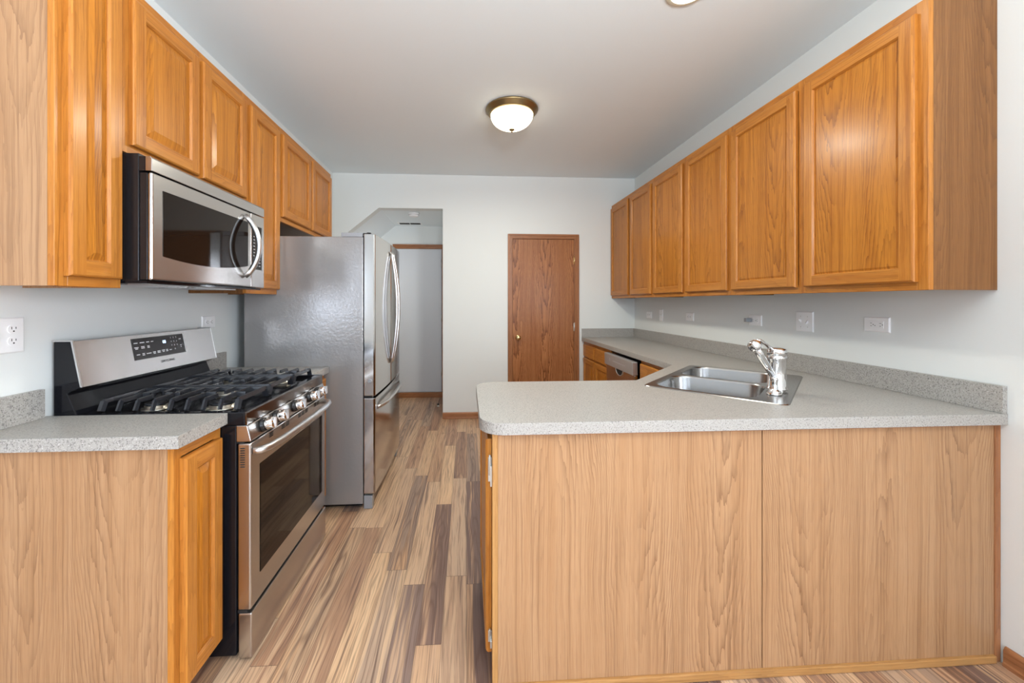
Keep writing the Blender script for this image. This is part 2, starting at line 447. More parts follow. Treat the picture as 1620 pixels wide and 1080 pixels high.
# hall beyond the opening
YH = 5.5
MB().box(XL-0.1, 0.0, YH, YH+0.1, 0, 2.9).build('wall_hall_back', WALL, kind='structure')
MB().box(OPR+0.0, OPR+0.1, YB+0.12, YH, 0, 2.9).build('wall_hall_right', WALL, kind='structure')
MB().box(XL, OPR, YB+0.12, YH, OPZ, OPZ+0.1).build('ceiling_hall', CEIL, kind='structure')
m = MB(); m.prism([(XL, 1.962), (-0.985, OPZ), (XL, OPZ)], 'y', YB+0.12, YH)
m.build('wall_soffit', CEIL, kind='structure')
# closet behind the pantry door
MB().box(0.40, 1.36, YB+0.13, YB+0.15, 0, 2.2).build('wall_pantry', WALL, kind='structure')

# pantry door
m = MB(); m.box(0.526, 1.236, YB+0.005, YB+0.04, 0.008, 2.040)
d1 = m.build('door_1', OAK_DOOR, kind='structure', bevel=0.001)
kn = MB(); kn.lathe((0.586, YB+0.005, 0.914), (0, -1, 0), [(0.0, 0), (0.030, 0), (0.030, 0.004), (0.024, 0.008), (0.011, 0.012), (0.010, 0.030), (0.017, 0.034), (0.026, 0.044), (0.028, 0.055), (0.024, 0.066), (0.012, 0.072), (0.0, 0.073)])
kn.build('door_knob', BRASS, d1)
for z in (1.80, 1.03, 0.25):
    h = MB(); h.cyl((1.243, YB-0.004, z-0.045), (1.243, YB-0.004, z+0.045), 0.008, n=12); h.box(1.232, 1.250, YB-0.003, YB+0.004, z-0.044, z+0.044)
    h.cyl((1.243, YB-0.004, z+0.045), (1.243, YB-0.004, z+0.054), 0.010, 0.004, n=12)
    h.build('hinge', BRASS if z > 1.5 else SILVER, d1)
def casing(m, x0, x1, zt, y, w=0.052, sill=0.0):
    """flat oak casing: outer band thicker, inner reveal"""
    for a, b in ((x0-w, x0), (x1, x1+w)):
        oc = (random.random()*9, random.random()*9)
        m.box(a, b, y-0.012, y, sill, zt+w, 'z', oc)
    m.box(x0, x1, y-0.012, y, zt, zt+w, 'x')
    m.box(x0-w, x0-w+0.018, y-0.019, y-0.012, sill, zt+w, 'z'); m.box(x1+w-0.018, x1+w, y-0.019, y-0.012, sill, zt+w, 'z')
    m.box(x0-w+0.018, x1+w-0.018, y-0.019, y-0.012, zt+w-0.018, zt+w, 'x')
m = MB(); casing(m, 0.518, 1.242, 2.046, YB-0.0005, 0.050)
m.box(0.512, 0.524, YB, YB+0.11, 0, 2.045, 'z'); m.box(1.238, 1.248, YB, YB+0.11, 0, 2.045, 'z'); m.box(0.524, 1.238, YB, YB+0.11, 2.042, 2.050, 'x')
m.build('trim_1', TRIM, kind='structure', bevel=0.0015)
# hall door
m = MB(); m.box(-0.985, -0.352, YH-0.012, YH-0.002, 0.075, 2.052)
d2 = m.build('door_2', WHITE_DOOR, kind='structure', bevel=0.001)
for z in (1.85, 1.10, 0.35):
    h = MB(); h.cyl((-0.350, YH-0.017, z-0.05), (-0.350, YH-0.017, z+0.05), 0.007, n=10); h.build('hinge', SILVER, d2)
m = MB(); m.box(-1.02, -0.30, YH-0.020, YH-0.002, 2.057, 2.118, 'x'); m.box(-1.02, -0.30, YH-0.026, YH-0.018, 2.10, 2.118, 'x'); m.box(-1.02, -0.99, YH-0.02, YH-0.002, 0, 2.057, 'z'); m.box(-0.343, -0.29, YH-0.02, YH-0.002, 0, 2.057, 'z')
m.build('trim_2', TRIM, kind='structure', bevel=0.001)
def baseboard(name, pts_fn, mat=TRIM):
    pass
bb = [(0, 0), (0.016, 0), (0.016, 0.012), (0.013, 0.018), (0.013, 0.058), (0.006, 0.070), (0, 0.070)]
m = MB(); m.prism([(YB-p[0]-0.0005, p[1]+0.0005) for p in bb], 'x', OPR, 0.465, 'x'); m.build('baseboard_back', TRIM, kind='structure')
m = MB(); m.prism([(XR-p[0]-0.0005, p[1]+0.0005) for p in bb], 'y', YR, 1.305, 'y'); m.build('baseboard_right', TRIM, kind='structure')
m = MB(); m.prism([(YH-p[0]-0.02, p[1]+0.0005) for p in bb], 'x', -1.30, OPR-0.001, 'x'); m.build('baseboard_hall', TRIM, kind='structure')
# door stop on the hall floor
t = thing('door_stop', 'small metal door stop on the hall floor near the opening', 'door stop', (-0.36, 4.98, 0))
MB().lathe((-0.36, 4.98, 0.001), (0, 0, 1), [(0.018, 0), (0.018, 0.006), (0.010, 0.010), (0.009, 0.022)], 16).build('base', SILVER, t)
MB().lathe((-0.36, 4.98, 0.0235), (0, 0, 1), [(0.012, 0), (0.013, 0.008), (0.008, 0.014)], 16).build('rubber_tip', BLACK_PLASTIC, t)

# ------------------------------------------------------------------ cabinets
class Fr:
    """local frame: u along width, v up, w outward"""
    def __init__(s, O, U, W): s.O = Vector(O); s.U = Vector(U); s.W = Vector(W)
    def __call__(s, u, v, w): return s.O + s.U*u + Vector((0, 0, v)) + s.W*w
def fbox(m, F, u0, u1, v0, v1, w0, w1, grain='v', off=None):
    o = off or (random.random()*20, random.random()*20)
    g = GR['z'] if grain == 'v' else (F.U if grain == 'u' else F.W)
    P = [F(u, v, w) for v in (v0, v1) for w in (w0, w1) for u in (u0, u1)]
    for q in ((0, 1, 3, 2), (4, 6, 7, 5), (0, 4, 5, 1), (2, 3, 7, 6), (0, 2, 6, 4), (1, 5, 7, 3)):
        m.face([P[i] for i in q], g, False, o)
def panel_door(parent, F, u0, v0, W, H, th=0.020, fw=0.056, name='door', raised=True):
    """five-piece door: butt-jointed stiles and rails with an eased edge, plus a bevelled centre panel"""
    m = MB(); G = Fr(F(u0, v0, 0), F.U, F.W)
    a = 0.007
    fw = min(fw, W*0.30)
    def q(pts, g, off): m.face([G(*p) for p in pts], GR['z'] if g == 'v' else F.U, False, off)
    oL, oR, oT, oB = [(random.random()*20, random.random()*20) for _ in range(4)]
    # back and outer edges
    q([(0, 0, 0), (W, 0, 0), (W, H, 0), (0, H, 0)], 'v', oL)
    e = th-0.007
    R0 = [(0, 0), (W, 0), (W, H), (0, H)]; R1 = [(a, a), (W-a, a), (W-a, H-a), (a, H-a)]
    Rm = [(0.0025, 0.0025), (W-0.0025, 0.0025), (W-0.0025, H-0.0025), (0.0025, H-0.0025)]
    sides = (('u', oB), ('v', oR), ('u', oT), ('v', oL))
    for i in range(4):
        j = (i+1) % 4; g, of = sides[i]
        q([(*R0[i], 0), (*R0[j], 0), (*R0[j], e), (*R0[i], e)], g, of)
        q([(*R0[i], e), (*R0[j], e), (*Rm[j], e+0.004), (*Rm[i], e+0.004)], g, of)
        q([(*Rm[i], e+0.004), (*Rm[j], e+0.004), (*R1[j], th), (*R1[i], th)], g, of)
    b = fw-0.006
    # stiles, rails
    q([(a, a, th), (b, a, th), (b, H-a, th), (a, H-a, th)], 'v', oL)
    q([(W-b, a, th), (W-a, a, th), (W-a, H-a, th), (W-b, H-a, th)], 'v', oR)
    q([(b, a, th), (W-b, a, th), (W-b, b, th), (b, b, th)], 'u', oB)
    q([(b, H-b, th), (W-b, H-b, th), (W-b, H-a, th), (b, H-a, th)], 'u', oT)
    R2 = [(b, b), (W-b, b), (W-b, H-b), (b, H-b)]; R3 = [(fw, fw), (W-fw, fw), (W-fw, H-fw), (fw, H-fw)]
    for i in range(4):
        j = (i+1) % 4; g, of = sides[i]
        q([(*R2[i], th), (*R2[j], th), (*R3[j], th-0.008), (*R3[i], th-0.008)], g, of)
        q([(*R3[i], th-0.008), (*R3[j], th-0.008), (*R3[j], 0.002), (*R3[i], 0.002)], g, of)
    d = m.build(name, OAK_FRAME, parent)
    p = MB(); of = (random.random()*20, random.random()*20)
    def r(pts, g='v'): p.face([G(*x) for x in pts], GR['z'], False, of)
    c = min(0.030, (W-2*fw)*0.28) if raised else 0.006
    S0 = R3; z0 = th-0.0105
    f0 = fw+0.004; S1 = [(f0, f0), (W-f0, f0), (W-f0, H-f0), (f0, H-f0)]
    f1 = f0+c; S2 = [(f1, f1), (W-f1, f1), (W-f1, H-f1), (f1, H-f1)]
    z2 = th-0.0035 if raised else th-0.008
    for i in range(4):
        j = (i+1) % 4
        r([(*S0[i], z0), (*S0[j], z0), (*S1[j], z0), (*S1[i], z0)])
        r([(*S1[i], z0), (*S1[j], z0), (*S2[j], z2), (*S2[i], z2)])
    r([(*S2[0], z2), (*S2[1], z2), (*S2[2], z2), (*S2[3], z2)])
    p.build('door_panel', OAK, d)
    return d
def slab_front(parent, F, u0, v0, W, H, th=0.020, name='drawer'):
    m = MB(); G = Fr(F(u0, v0, 0), F.U, F.W); a = 0.006
    o = (random.random()*20, random.random()*20)
    R0 = [(0, 0), (W, 0), (W, H), (0, H)]; R1 = [(a, a), (W-a, a), (W-a, H-a), (a, H-a)]
    f = lambda pts: m.face([G(*p) for p in pts], F.U, False, o)
    f([(*p, 0) for p in R0]); f([(*p, th) for p in R1])
    for i in range(4):
        j = (i+1) % 4
        f([(*R0[i], 0), (*R0[j], 0), (*R0[j], th-0.006), (*R0[i], th-0.006)])
        f([(*R0[i], th-0.006), (*R0[j], th-0.006), (*R1[j], th), (*R1[i], th)])
    return m.build(name, OAK_FRAME, parent)
def face_frame(parent, F, W, H, stiles, rails, th=0.019, sw=0.038):
    """stiles at u centres (full height), rails between at (v0,v1)"""
    m = MB()
    for (a, b) in stiles: fbox(m, F, a, b, 0, H, -th, 0, 'v')
    for (v0, v1) in rails:
        st = sorted(stiles)
        for k in range(len(st)-1): fbox(m, F, st[k][1], st[k+1][0], v0, v1, -th, 0, 'u')
    return m.build('face_frame', OAK_FRAME, parent, bevel=0.0008, seg=1)
def carcass(parent, F, W, H, D, th=0.016, end_mat=None, bottom=True, top=True, t0=-0.019):
    m = MB()
    fbox(m, F, 0, th, 0, H, -D, t0, 'v'); fbox(m, F, W-th, W, 0, H, -D, t0, 'v')
    if bottom: fbox(m, F, th, W-th, 0.012, 0.028, -D, t0, 'u')
    if top: fbox(m, F, th, W-th, H-0.02, H-0.004, -D, t0, 'u')
    fbox(m, F, th, W-th, 0.03, H-0.03, -D, -D+0.006, 'v')
    fbox(m, F, th, W-th, 0.03, H-0.03, t0-0.006, t0-0.001, 'v')
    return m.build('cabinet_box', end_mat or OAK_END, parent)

def wall_cab(label, F, W, H, D, doors, group, end_mat=None, rail_b=0.040, rail_t=0.045, dv0=0.03, dv1=0.04, mid=True, raised=True):
    c = F(W/2, 0, -D/2)
    t = thing('wall_cabinet', label, 'cabinet', tuple(c), group)
    carcass(t, F, W, H, D, end_mat=end_mat)
    st = [(0, 0.038), (W-0.038, W)]
    if len(doors) == 2 and mid:
        cm = (doors[0][1]+doors[1][0])/2; st.append((cm-0.022, cm+0.022))
    face_frame(t, F, W, H, st, [(0, rail_b), (H-rail_t, H)])
    for a, b in doors:
        panel_door(t, Fr(F(0, 0, 0.0008), F.U, F.W), a, dv0, b-a, H-dv0-dv1, raised=raised)
    return t
GU_L = 'oak wall cabinets along the left wall'; GU_R = 'oak wall cabinets along the right wall'
# left wall run: face plane X=-1.17, u = +Y, w = +X
XU = -1.19
def FL(y, z): return Fr((XU, y, z), (0, 1, 0), (1, 0, 0))
DL = XU-XL-0.001
wall_cab('narrow oak wall cabinet left of the microwave with pale end panel', FL(1.207, 1.366), 0.218, 1.068, DL, [(0.026, 0.206)], GU_L, OAK_LAM)
wall_cab('short two-door oak cabinet directly above the microwave', FL(1.4265, 1.842), 0.767, 0.592, DL, [(0.030, 0.372), (0.400, 0.745)], GU_L)
wall_cab('tall single-door oak wall cabinet between microwave and refrigerator', FL(2.195, 1.366), 0.364, 1.068, DL, [(0.022, 0.345)], GU_L)
wall_cab('short two-door oak cabinet hung above the refrigerator', FL(2.5605, 1.835), 0.950, 0.599, DL, [(0.028, 0.480), (0.505, 0.925)], GU_L)
# right wall run: face plane X=1.661, u = -Y, w = -X
XV = 1.681
def FRt(y, z): return Fr((XV, y, z), (0, -1, 0), (-1, 0, 0))
DR = XR-XV-0.001
zb, hh = 1.363, 1.070
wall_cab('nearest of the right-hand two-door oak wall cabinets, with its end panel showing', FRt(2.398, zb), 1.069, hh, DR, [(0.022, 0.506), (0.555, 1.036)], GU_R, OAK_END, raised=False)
wall_cab('middle one of the three right-hand two-door oak wall cabinets', FRt(3.440, zb), 1.041, hh, DR, [(0.021, 0.498), (0.542, 1.018)], GU_R, raised=False)
wall_cab('farthest right-hand two-door oak wall cabinet, in the back corner', FRt(4.459, zb), 1.018, hh, DR, [(0.018, 0.490), (0.545, 0.994)], GU_R, raised=False)

# ---- base cabinets
def base_box(t, F, W, D, end_mat=None, th=0.016, toe=0.10, H=0.873, near_full=False, top=False):
    m = MB()
    for a in (0, W-th):
        lo = 0.001
        if near_full and a == 0: fbox(m, F, a, a+th, lo, H, -D, -0.019, 'v')
        else:
            fbox(m, F, a, a+th, toe, H, -D, -0.019, 'v'); fbox(m, F, a, a+th, lo, toe, -D, -0.075, 'v')
    fbox(m, F, th, W-th, toe, toe+0.016, -D, -0.019, 'u')
    fbox(m, F, th, W-th, toe+0.016, H-0.01, -D, -D+0.006, 'v')
    fbox(m, F, th, W-th, toe+0.03, H-0.03, -0.026, -0.020, 'v')
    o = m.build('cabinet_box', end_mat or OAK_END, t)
    k = MB(); fbox(k, F, th if near_full else 0, W, 0.001, toe-0.001, -0.085, -0.075, 'u'); k.build('toe_kick', TOE, t)
# left near: face X=-0.893
F = Fr((-0.896, 1.258, 0), (0, 1, 0), (1, 0, 0))
t = thing('base_cabinet', 'oak base cabinet with pale laminate end left of the range', 'cabinet', (-1.19, 1.37, 0))
base_box(t, F, 0.227, -0.896-XL-0.001, OAK_LAM, near_full=True)
face_frame(t, Fr((-0.896, 1.258, 0.10), (0, 1, 0), (1, 0, 0)), 0.227, 0.773, [(0, 0.030), (0.197, 0.227)], [(0, 0.03), (0.733, 0.773)])
m = MB(); m.box(-0.915, -0.896, 1.258, 1.275, 0.001, 0.10); m.build('foot_strip', OAK_FRAME, t)
panel_door(t, Fr((-0.8952, 1.258, 0), (0, 1, 0), (1, 0, 0)), 0.022, 0.105, 0.190, 0.725)
# left far, between range and fridge
F = Fr((-0.896, 2.252, 0), (0, 1, 0), (1, 0, 0))
t = thing('base_cabinet', 'narrow oak base cabinet with drawer between the range and refrigerator', 'cabinet', (-1.19, 2.39, 0))
base_box(t, F, 0.272, -0.896-XL-0.001)
face_frame(t, Fr((-0.896, 2.252, 0.10), (0, 1, 0), (1, 0, 0)), 0.272, 0.773, [(0, 0.030), (0.242, 0.272)], [(0, 0.03), (0.575, 0.60), (0.738, 0.773)])
F2 = Fr((-0.8952, 2.252, 0), (0, 1, 0), (1, 0, 0))
slab_front(t, F2, 0.018, 0.705, 0.236, 0.140)
panel_door(t, F2, 0.018, 0.112, 0.236, 0.575)
# right far: two drawers, two doors; face X=1.352
XB = 1.352
def FB(y): return Fr((XB, y, 0), (0, -1, 0), (-1, 0, 0))
DB = XR-XB-0.001
t = thing('base_cabinet', 'oak base cabinet with two drawers and two doors in the back corner', 'cabinet', (1.65, 4.03, 0))
base_box(t, FB(4.459), 0.855, DB)
face_frame(t, Fr((XB, 4.459, 0.10), (0, -1, 0), (-1, 0, 0)), 0.855, 0.773, [(0, 0.05), (0.405, 0.445), (0.822, 0.855)], [(0, 0.03), (0.575, 0.60), (0.738, 0.773)])
F2 = Fr((XB-0.0008, 4.459, 0), (0, -1, 0), (-1, 0, 0))
for a, b in ((0.040, 0.410), (0.440, 0.838)):
    slab_front(t, F2, a, 0.705, b-a, 0.135); panel_door(t, F2, a, 0.112, b-a, 0.575)
h = MB(); h.box(XB-0.026, XB-0.0215, 4.408, 4.425, 0.640, 0.680); h.build('hinge', SILVER, t)
# right of the dishwasher
t = thing('base_cabinet', 'oak base cabinet with drawer between dishwasher and corner sink', 'cabinet', (1.65, 2.70, 0))
W_ = 2.965-2.468
base_box(t, FB(2.965), W_, DB)
face_frame(t, Fr((XB, 2.965, 0.10), (0, -1, 0), (-1, 0, 0)), W_, 0.773, [(0, 0.03), (W_-0.03, W_)], [(0, 0.03), (0.575, 0.60), (0.738, 0.773)])
F2 = Fr((XB-0.0008, 2.965, 0), (0, -1, 0), (-1, 0, 0))
slab_front(t, F2, 0.018, 0.705, W_-0.036, 0.140); panel_door(t, F2, 0.018, 0.112, W_-0.036, 0.575)
# diagonal corner sink cabinet
t = thing('base_cabinet', 'diagonal corner oak sink cabinet under the double sink', 'cabinet', (1.6, 1.9, 0))
s2 = math.sqrt(0.5)
P0 = Vector((1.345, 2.456, 0)); P1 = Vector((0.890, 2.003, 0)); Ud = (P1-P0).normalized(); Wd = Vector((-Ud.y, Ud.x, 0))
if Wd.dot(Vector((-1, 1, 0))) < 0: Wd = -Wd
Fd = Fr(P0, Ud, Wd); Wl = (P1-P0).length
Fd = Fr(P0 - Wd*0.030, Ud, Wd)
m = MB(); fbox(m, Fd, 0.03, Wl-0.03, 0.10, 0.873, -0.019, 0, 'v'); m.build('face_frame', OAK_FRAME, t)
panel_door(t, Fr(Fd(0, 0, 0.0008), Ud, Wd), 0.07, 0.112, Wl-0.14, 0.575)
slab_front(t, Fr(Fd(0, 0, 0.0008), Ud, Wd), 0.07, 0.705, Wl-0.14, 0.14)
# peninsula cabinet
t = thing('peninsula_cabinet', 'wide peninsula base cabinet with two pale oak laminate back panels', 'cabinet', (0.9, 1.62, 0))
SX = 1.0405
m = MB(); m.box(0.106, SX-0.0018, 1.322, 1.334, 0.028, 0.866); m.build('back_panel', OAK_LAM, t)
m = MB(); m.box(SX+0.0018, 1.929, 1.322, 1.334, 0.028, 0.866); m.build('back_panel', OAK_LAM, t)
m = MB(); m.box(1.930, 1.9525, 1.318, 1.345, 0.001, 0.872); m.build('corner_post', TRIM, t, bevel=0.003)
m = MB(); m.box(0.086, 0.1055, 1.320, 1.345, 0.001, 0.872); m.build('end_stile', OAK_STRIP, t, bevel=0.002)
m = MB(); m.box(0.106, 1.929, 1.312, 1.334, 0.001, 0.0275, 'x'); m.build('base_strip', OAK_STRIP, t, bevel=0.003)
m = MB(); m.box(SX-0.01, SX+0.01, 1.336, 1.345, 0.03, 0.86); m.build('seam_backing', GAP, t)
m = MB(); m.box(0.106, 1.929, 1.3185, 1.334, 0.8665, 0.8735, 'x'); m.build('top_strip', TRIM, t)
m = MB(); m.box(0.086, 0.102, 1.346, 1.93, 0.10, 0.873); m.box(0.150, 0.16, 1.346, 1.93, 0.001, 0.0995); m.box(0.102, 0.90, 1.93, 1.945, 0.10, 0.873); m.box(0.16, 0.90, 1.88, 1.89, 0.001, 0.0995); m.box(0.102, 1.0, 1.40, 1.929, 0.10, 0.116)
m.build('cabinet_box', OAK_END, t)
FP = Fr((0.0852, 1.905, 0), (0, -1, 0), (-1, 0, 0))
dd = panel_door(t, FP, 0, 0.112, 0.555, 0.735, name='door')
for z0, z1 in ((0.690, 0.795), (0.140, 0.200)):
    h = MB(); h.box(0.0735, 0.0855, 1.343, 1.3485, z0+0.012, z1-0.01); h.cyl((0.0788, 1.339, z0+0.035), (0.0788, 1.339, z1), 0.0035, n=10); h.box(0.0800, 0.0860, 1.330, 1.3425, z0, z1-0.035)
    h.build('hinge', SILVER, t, bevel=0.001)

# ------------------------------------------------------------------ countertops
def poly_slab(name, outer, hole, z0, z1, mat, parent, bevel=0.0):
    bm = bmesh.new()
    base = Vector(parent['_base'])
    def loop(pts, z):
        vs = [bm.verts.new(Vector((p[0], p[1], z))-base) for p in pts]
        return vs, [bm.edges.new((vs[i], vs[(i+1) % len(vs)])) for i in range(len(vs))]
    sets = []
    for z in (z0, z1):
        e = []; vv = []
        for pl in ([outer] + ([hole] if hole else [])):
            a, b = loop(pl, z); vv.append(a); e += b
        bmesh.ops.triangle_fill(bm, edges=e, use_beauty=True)
        sets.append(vv)
    for A, B in zip(*sets):
        n = len(A)
        for i in range(n): bm.faces.new((A[i], A[(i+1) % n], B[(i+1) % n], B[i]))
    bmesh.ops.recalc_face_normals(bm, faces=bm.faces)
    me = bpy.data.meshes.new(name); bm.to_mesh(me); bm.free(); me.materials.append(mat)
    o = bpy.data.objects.new(name, me); COL.objects.link(o); o.parent = parent
    if bevel:
        b = o.modifiers.new('bevel', 'BEVEL'); b.width = bevel; b.segments = 2; b.limit_method = 'ANGLE'; b.angle_limit = math.radians(60)
    return o
def arc(cx, cy, r, a0, a1, n=10):
    return [(cx+r*math.cos(math.radians(a0+(a1-a0)*i/n)), cy+r*math.sin(math.radians(a0+(a1-a0)*i/n))) for i in range(n+1)]
# sink placement (45 degrees)
SC = Vector((1.338, 1.936, CT)); su = Vector((s2, s2, 0)); sv = Vector((s2, -s2, 0))
SM = Matrix(((su.x, -sv.x, 0, SC.x), (su.y, -sv.y, 0, SC.y), (0, 0, 1, SC.z), (0, 0, 0, 1)))   # local x along front edge, local +y toward the aisle
def sw(x, y, z=0): return SM @ Vector((x, y, z))
t = thing('countertop', 'long speckled grey laminate countertop with rounded peninsula end and backsplash', 'countertop', (1.2, 2.6, CB))
outer = arc(0.045+0.085, 1.300+0.085, 0.085, 180, 270) + [(XR-0.001, 1.300), (XR-0.001, YB-0.001), (1.324, YB-0.001), (1.324, 2.452), (0.878, 1.982)] + arc(0.045+0.10, 1.982-0.10, 0.10, 90, 180)
hole = [tuple(sw(x, y).xy) for x, y in rrect(-0.385, 0.385, -0.258, 0.258, 0.05)]
ct = poly_slab('worktop', outer, hole, CB, CT, STONE, t, 0.0012)
m = MB(); m.box(XR-0.0195, XR-0.001, 1.302, YB-0.001, CT+0.0002, 1.014); m.build('backsplash', STONE, t, bevel=0.0012)
m = MB(); m.box(1.326, XR-0.020, YB-0.0195, YB-0.001, CT+0.0002, 1.014); m.build('backsplash', STONE, t, bevel=0.0012)
t = thing('countertop', 'short speckled grey countertop left of the range with backsplash', 'countertop', (-1.18, 1.36, CB))
m = MB(); m.box(XL+0.001, -0.870, 1.238, 1.4850, CB, CT); m.build('worktop', STONE, t, bevel=0.0012)
m = MB(); m.box(XL+0.001, XL+0.0195, 1.238, 1.462, CT+0.0002, 1.014); m.build('backsplash', STONE, t, bevel=0.0012)
t = thing('countertop', 'small speckled beige countertop between the range and refrigerator', 'countertop', (-1.18, 2.38, CB))
m = MB(); m.box(XL+0.001, -0.866, 2.2495, 2.527, CB, CT); m.build('worktop', STONE, t, bevel=0.0012)
m = MB(); m.box(XL+0.001, XL+0.0195, 2.2495, 2.500, CT+0.0002, 1.014); m.build('backsplash', STONE, t, bevel=0.0012)

# ------------------------------------------------------------------ sink
t = thing('kitchen_sink', 'stainless steel double-bowl sink set diagonally in the corner countertop', 'sink', tuple(SC))
def rr3(x0, x1, y0, y1, r, z, n=6): return [Vector((p[0], p[1], z)) for p in rrect(x0, x1, y0, y1, r, n)]
bowls = [(-0.378, -0.014, -0.172, 0.252), (0.014, 0.378, -0.172, 0.252)]
# rim plate with two openings
def rim():
    bm = bmesh.new(); base = Vector(t['_base'])
    loops = [rr3(-0.405, 0.405, -0.280, 0.280, 0.030, 0.0035)] + [rr3(*b, 0.085, 0.0035) for b in bowls]
    es = []; L = []
    for lp in loops:
        vs = [bm.verts.new(SM @ p - base) for p in lp]; L.append(vs)
        es += [bm.edges.new((vs[i], vs[(i+1) % len(vs)])) for i in range(len(vs))]
    bmesh.ops.triangle_fill(bm, edges=es, use_beauty=True)
    lo = [bm.verts.new(SM @ p - base) for p in rr3(-0.409, 0.409, -0.284, 0.284, 0.033, 0.0004)]
    for i in range(len(lo)): bm.faces.new((L[0][i], L[0][(i+1) % len(lo)], lo[(i+1) % len(lo)], lo[i]))
    bmesh.ops.recalc_face_normals(bm, faces=bm.faces)
    me = bpy.data.meshes.new('rim'); bm.to_mesh(me); bm.free(); me.materials.append(STEEL_SINK)
    o = bpy.data.objects.new('rim', me); COL.objects.link(o); o.parent = t
rim()
for b in bowls:
    m = MB(SM); x0, x1, y0, y1 = b; R = []
    for ins, z, r in ((0, 0.0035, 0.085), (0.003, 0.000, 0.083), (0.005, -0.006, 0.082), (0.013, -0.135, 0.078), (0.020, -0.158, 0.074), (0.040, -0.172, 0.060), (0.12, -0.177, 0.03)):
        R.append(rr3(x0+ins, x1-ins, y0+ins, y1-ins, r, z))
    m.loft(R, False, True)
    m.face(R[-1])
    bo = m.build('bowl', STEEL_SINK, t)
    dx, dy = (x0+x1)/2, (y0+y1)/2+0.02
    d = MB(SM); d.lathe((dx, dy, -0.1765), (0, 0, 1), [(0.054, 0), (0.054, 0.0025), (0.044, 0.003), (0.040, 0.0010), (0.0, 0.0008)], 28); d.build('drain', CHROME, bo)
# ------------------------------------------------------------------ faucet
zf = CT+0.0038
fb = Vector((1.400, 1.690, zf))
t = thing('faucet', 'chrome pull-out kitchen faucet standing on the rear of the sink', 'faucet', tuple(fb))
m = MB(); pl = rrect(-0.125, 0.125, -0.028, 0.028, 0.027, 6)
ang = math.atan2(su.y, su.x)
DM = Matrix.Translation(fb) @ Matrix.Rotation(ang, 4, 'Z')
m = MB(DM); m.prism(pl, 'z', 0, 0.008); m.build('deck_plate', CHROME, t, bevel=0.003)
m = MB(); m.lathe(fb+Vector((0, 0, 0.008)), (0, 0, 1), [(0.041, 0), (0.041, 0.004), (0.0365, 0.012), (0.0365, 0.022), (0.0355, 0.023), (0.0355, 0.135), (0.0372, 0.136), (0.0372, 0.150), (0.0355, 0.151), (0.0355, 0.153), (0.0375, 0.154), (0.0375, 0.176), (0.034, 0.183), (0.016, 0.186), (0.0, 0.186)], 40); m.build('body', CHROME, t)
tip = Vector((1.262, 1.650, 1.128))
# spout sloping up to the spray head, widening, then the head bent down
a0 = fb + Vector((-0.030, -0.010, 0.075)); m = MB()
m.tube([a0, a0.lerp(tip, 0.35), a0.lerp(tip, 0.7), tip+Vector((0.010, 0.0, -0.006))], [0.0135, 0.0145, 0.0150, 0.0160], 20); sp = m.build('spout', CHROME, t)
m = MB(); hd = Vector((-0.80, -0.10, -0.35)).normalized()
m.lathe(tip+Vector((0.016, 0.002, 0.004)), hd, [(0.012, -0.014), (0.021, -0.004), (0.0245, 0.006), (0.0245, 0.020), (0.023, 0.023), (0.023, 0.030), (0.018, 0.034), (0.0, 0.034)], 28); m.build('spray_head', CHROME, t)
# lever from the cap of the body, reaching over the spout
m = MB(); l0 = fb+Vector((-0.020, -0.004, 0.180)); l1 = tip+Vector((0.030, 0.004, 0.022))
m.tube([l0, l0.lerp(l1, 0.5)+Vector((0, 0, 0.004)), l1, l1+Vector((-0.02, 0, 0.002))], [0.0125, 0.0095, 0.0085, 0.006], 14, flat=0.6); m.build('lever', CHROME, t)
sb = fb + (-su)*0.083 + Vector((0, 0, 0.008))
m = MB(); m.lathe(sb, (0, 0, 1), [(0.024, 0), (0.024, 0.004), (0.017, 0.009), (0.0115, 0.014), (0.0115, 0.050), (0.013, 0.052), (0.013, 0.060), (0.010, 0.064), (0.0, 0.064)], 24); m.build('hole_cover', CHROME, t)

# ------------------------------------------------------------------ gas range
RY0, RY1 = 1.488, 2.246
t = thing('gas_range', 'stainless steel freestanding gas range with black sides and cast iron grates', 'range', (-1.13, 1.867, 0), None)
m = MB(); m.box(-1.462, -0.842, RY0+0.001, RY1-0.001, 0.022, 0.866); m.build('body', BLACK, t, bevel=0.004)
for yy in (RY0+0.05, RY1-0.05):
    for xx in (-1.40, -0.88):
        MB().cyl((xx, yy, 0.0005), (xx, yy, 0.022), 0.016, n=12).build('foot', BLACK_PLASTIC, t)
# cooktop: rim and recessed pan
m = MB()
m.box(-1.385, -0.812, RY0, RY0+0.028, 0.867, 0.915); m.box(-1.385, -0.812, RY1-0.028, RY1, 0.867, 0.915)
m.box(-1.385, -1.355, RY0+0.028, RY1-0.028, 0.867, 0.915); m.box(-0.842, -0.812, RY0+0.028, RY1-0.028, 0.867, 0.914)
m.box(-1.355, -0.842, RY0+0.028, RY1-0.028, 0.867, 0.898)
m.build('cooktop', BLACK, t, bevel=0.003)
m = MB(); m.prism([(-0.8115, 0.868), (-0.8115, 0.914), (-0.806, 0.910), (-0.804, 0.868)], 'y', RY0+0.002, RY1-0.002, 'y'); m.build('front_band', steel('dark_polished_steel', (0.22, 0.20, 0.19, 1), 0.14, 'y', 0.02), t)
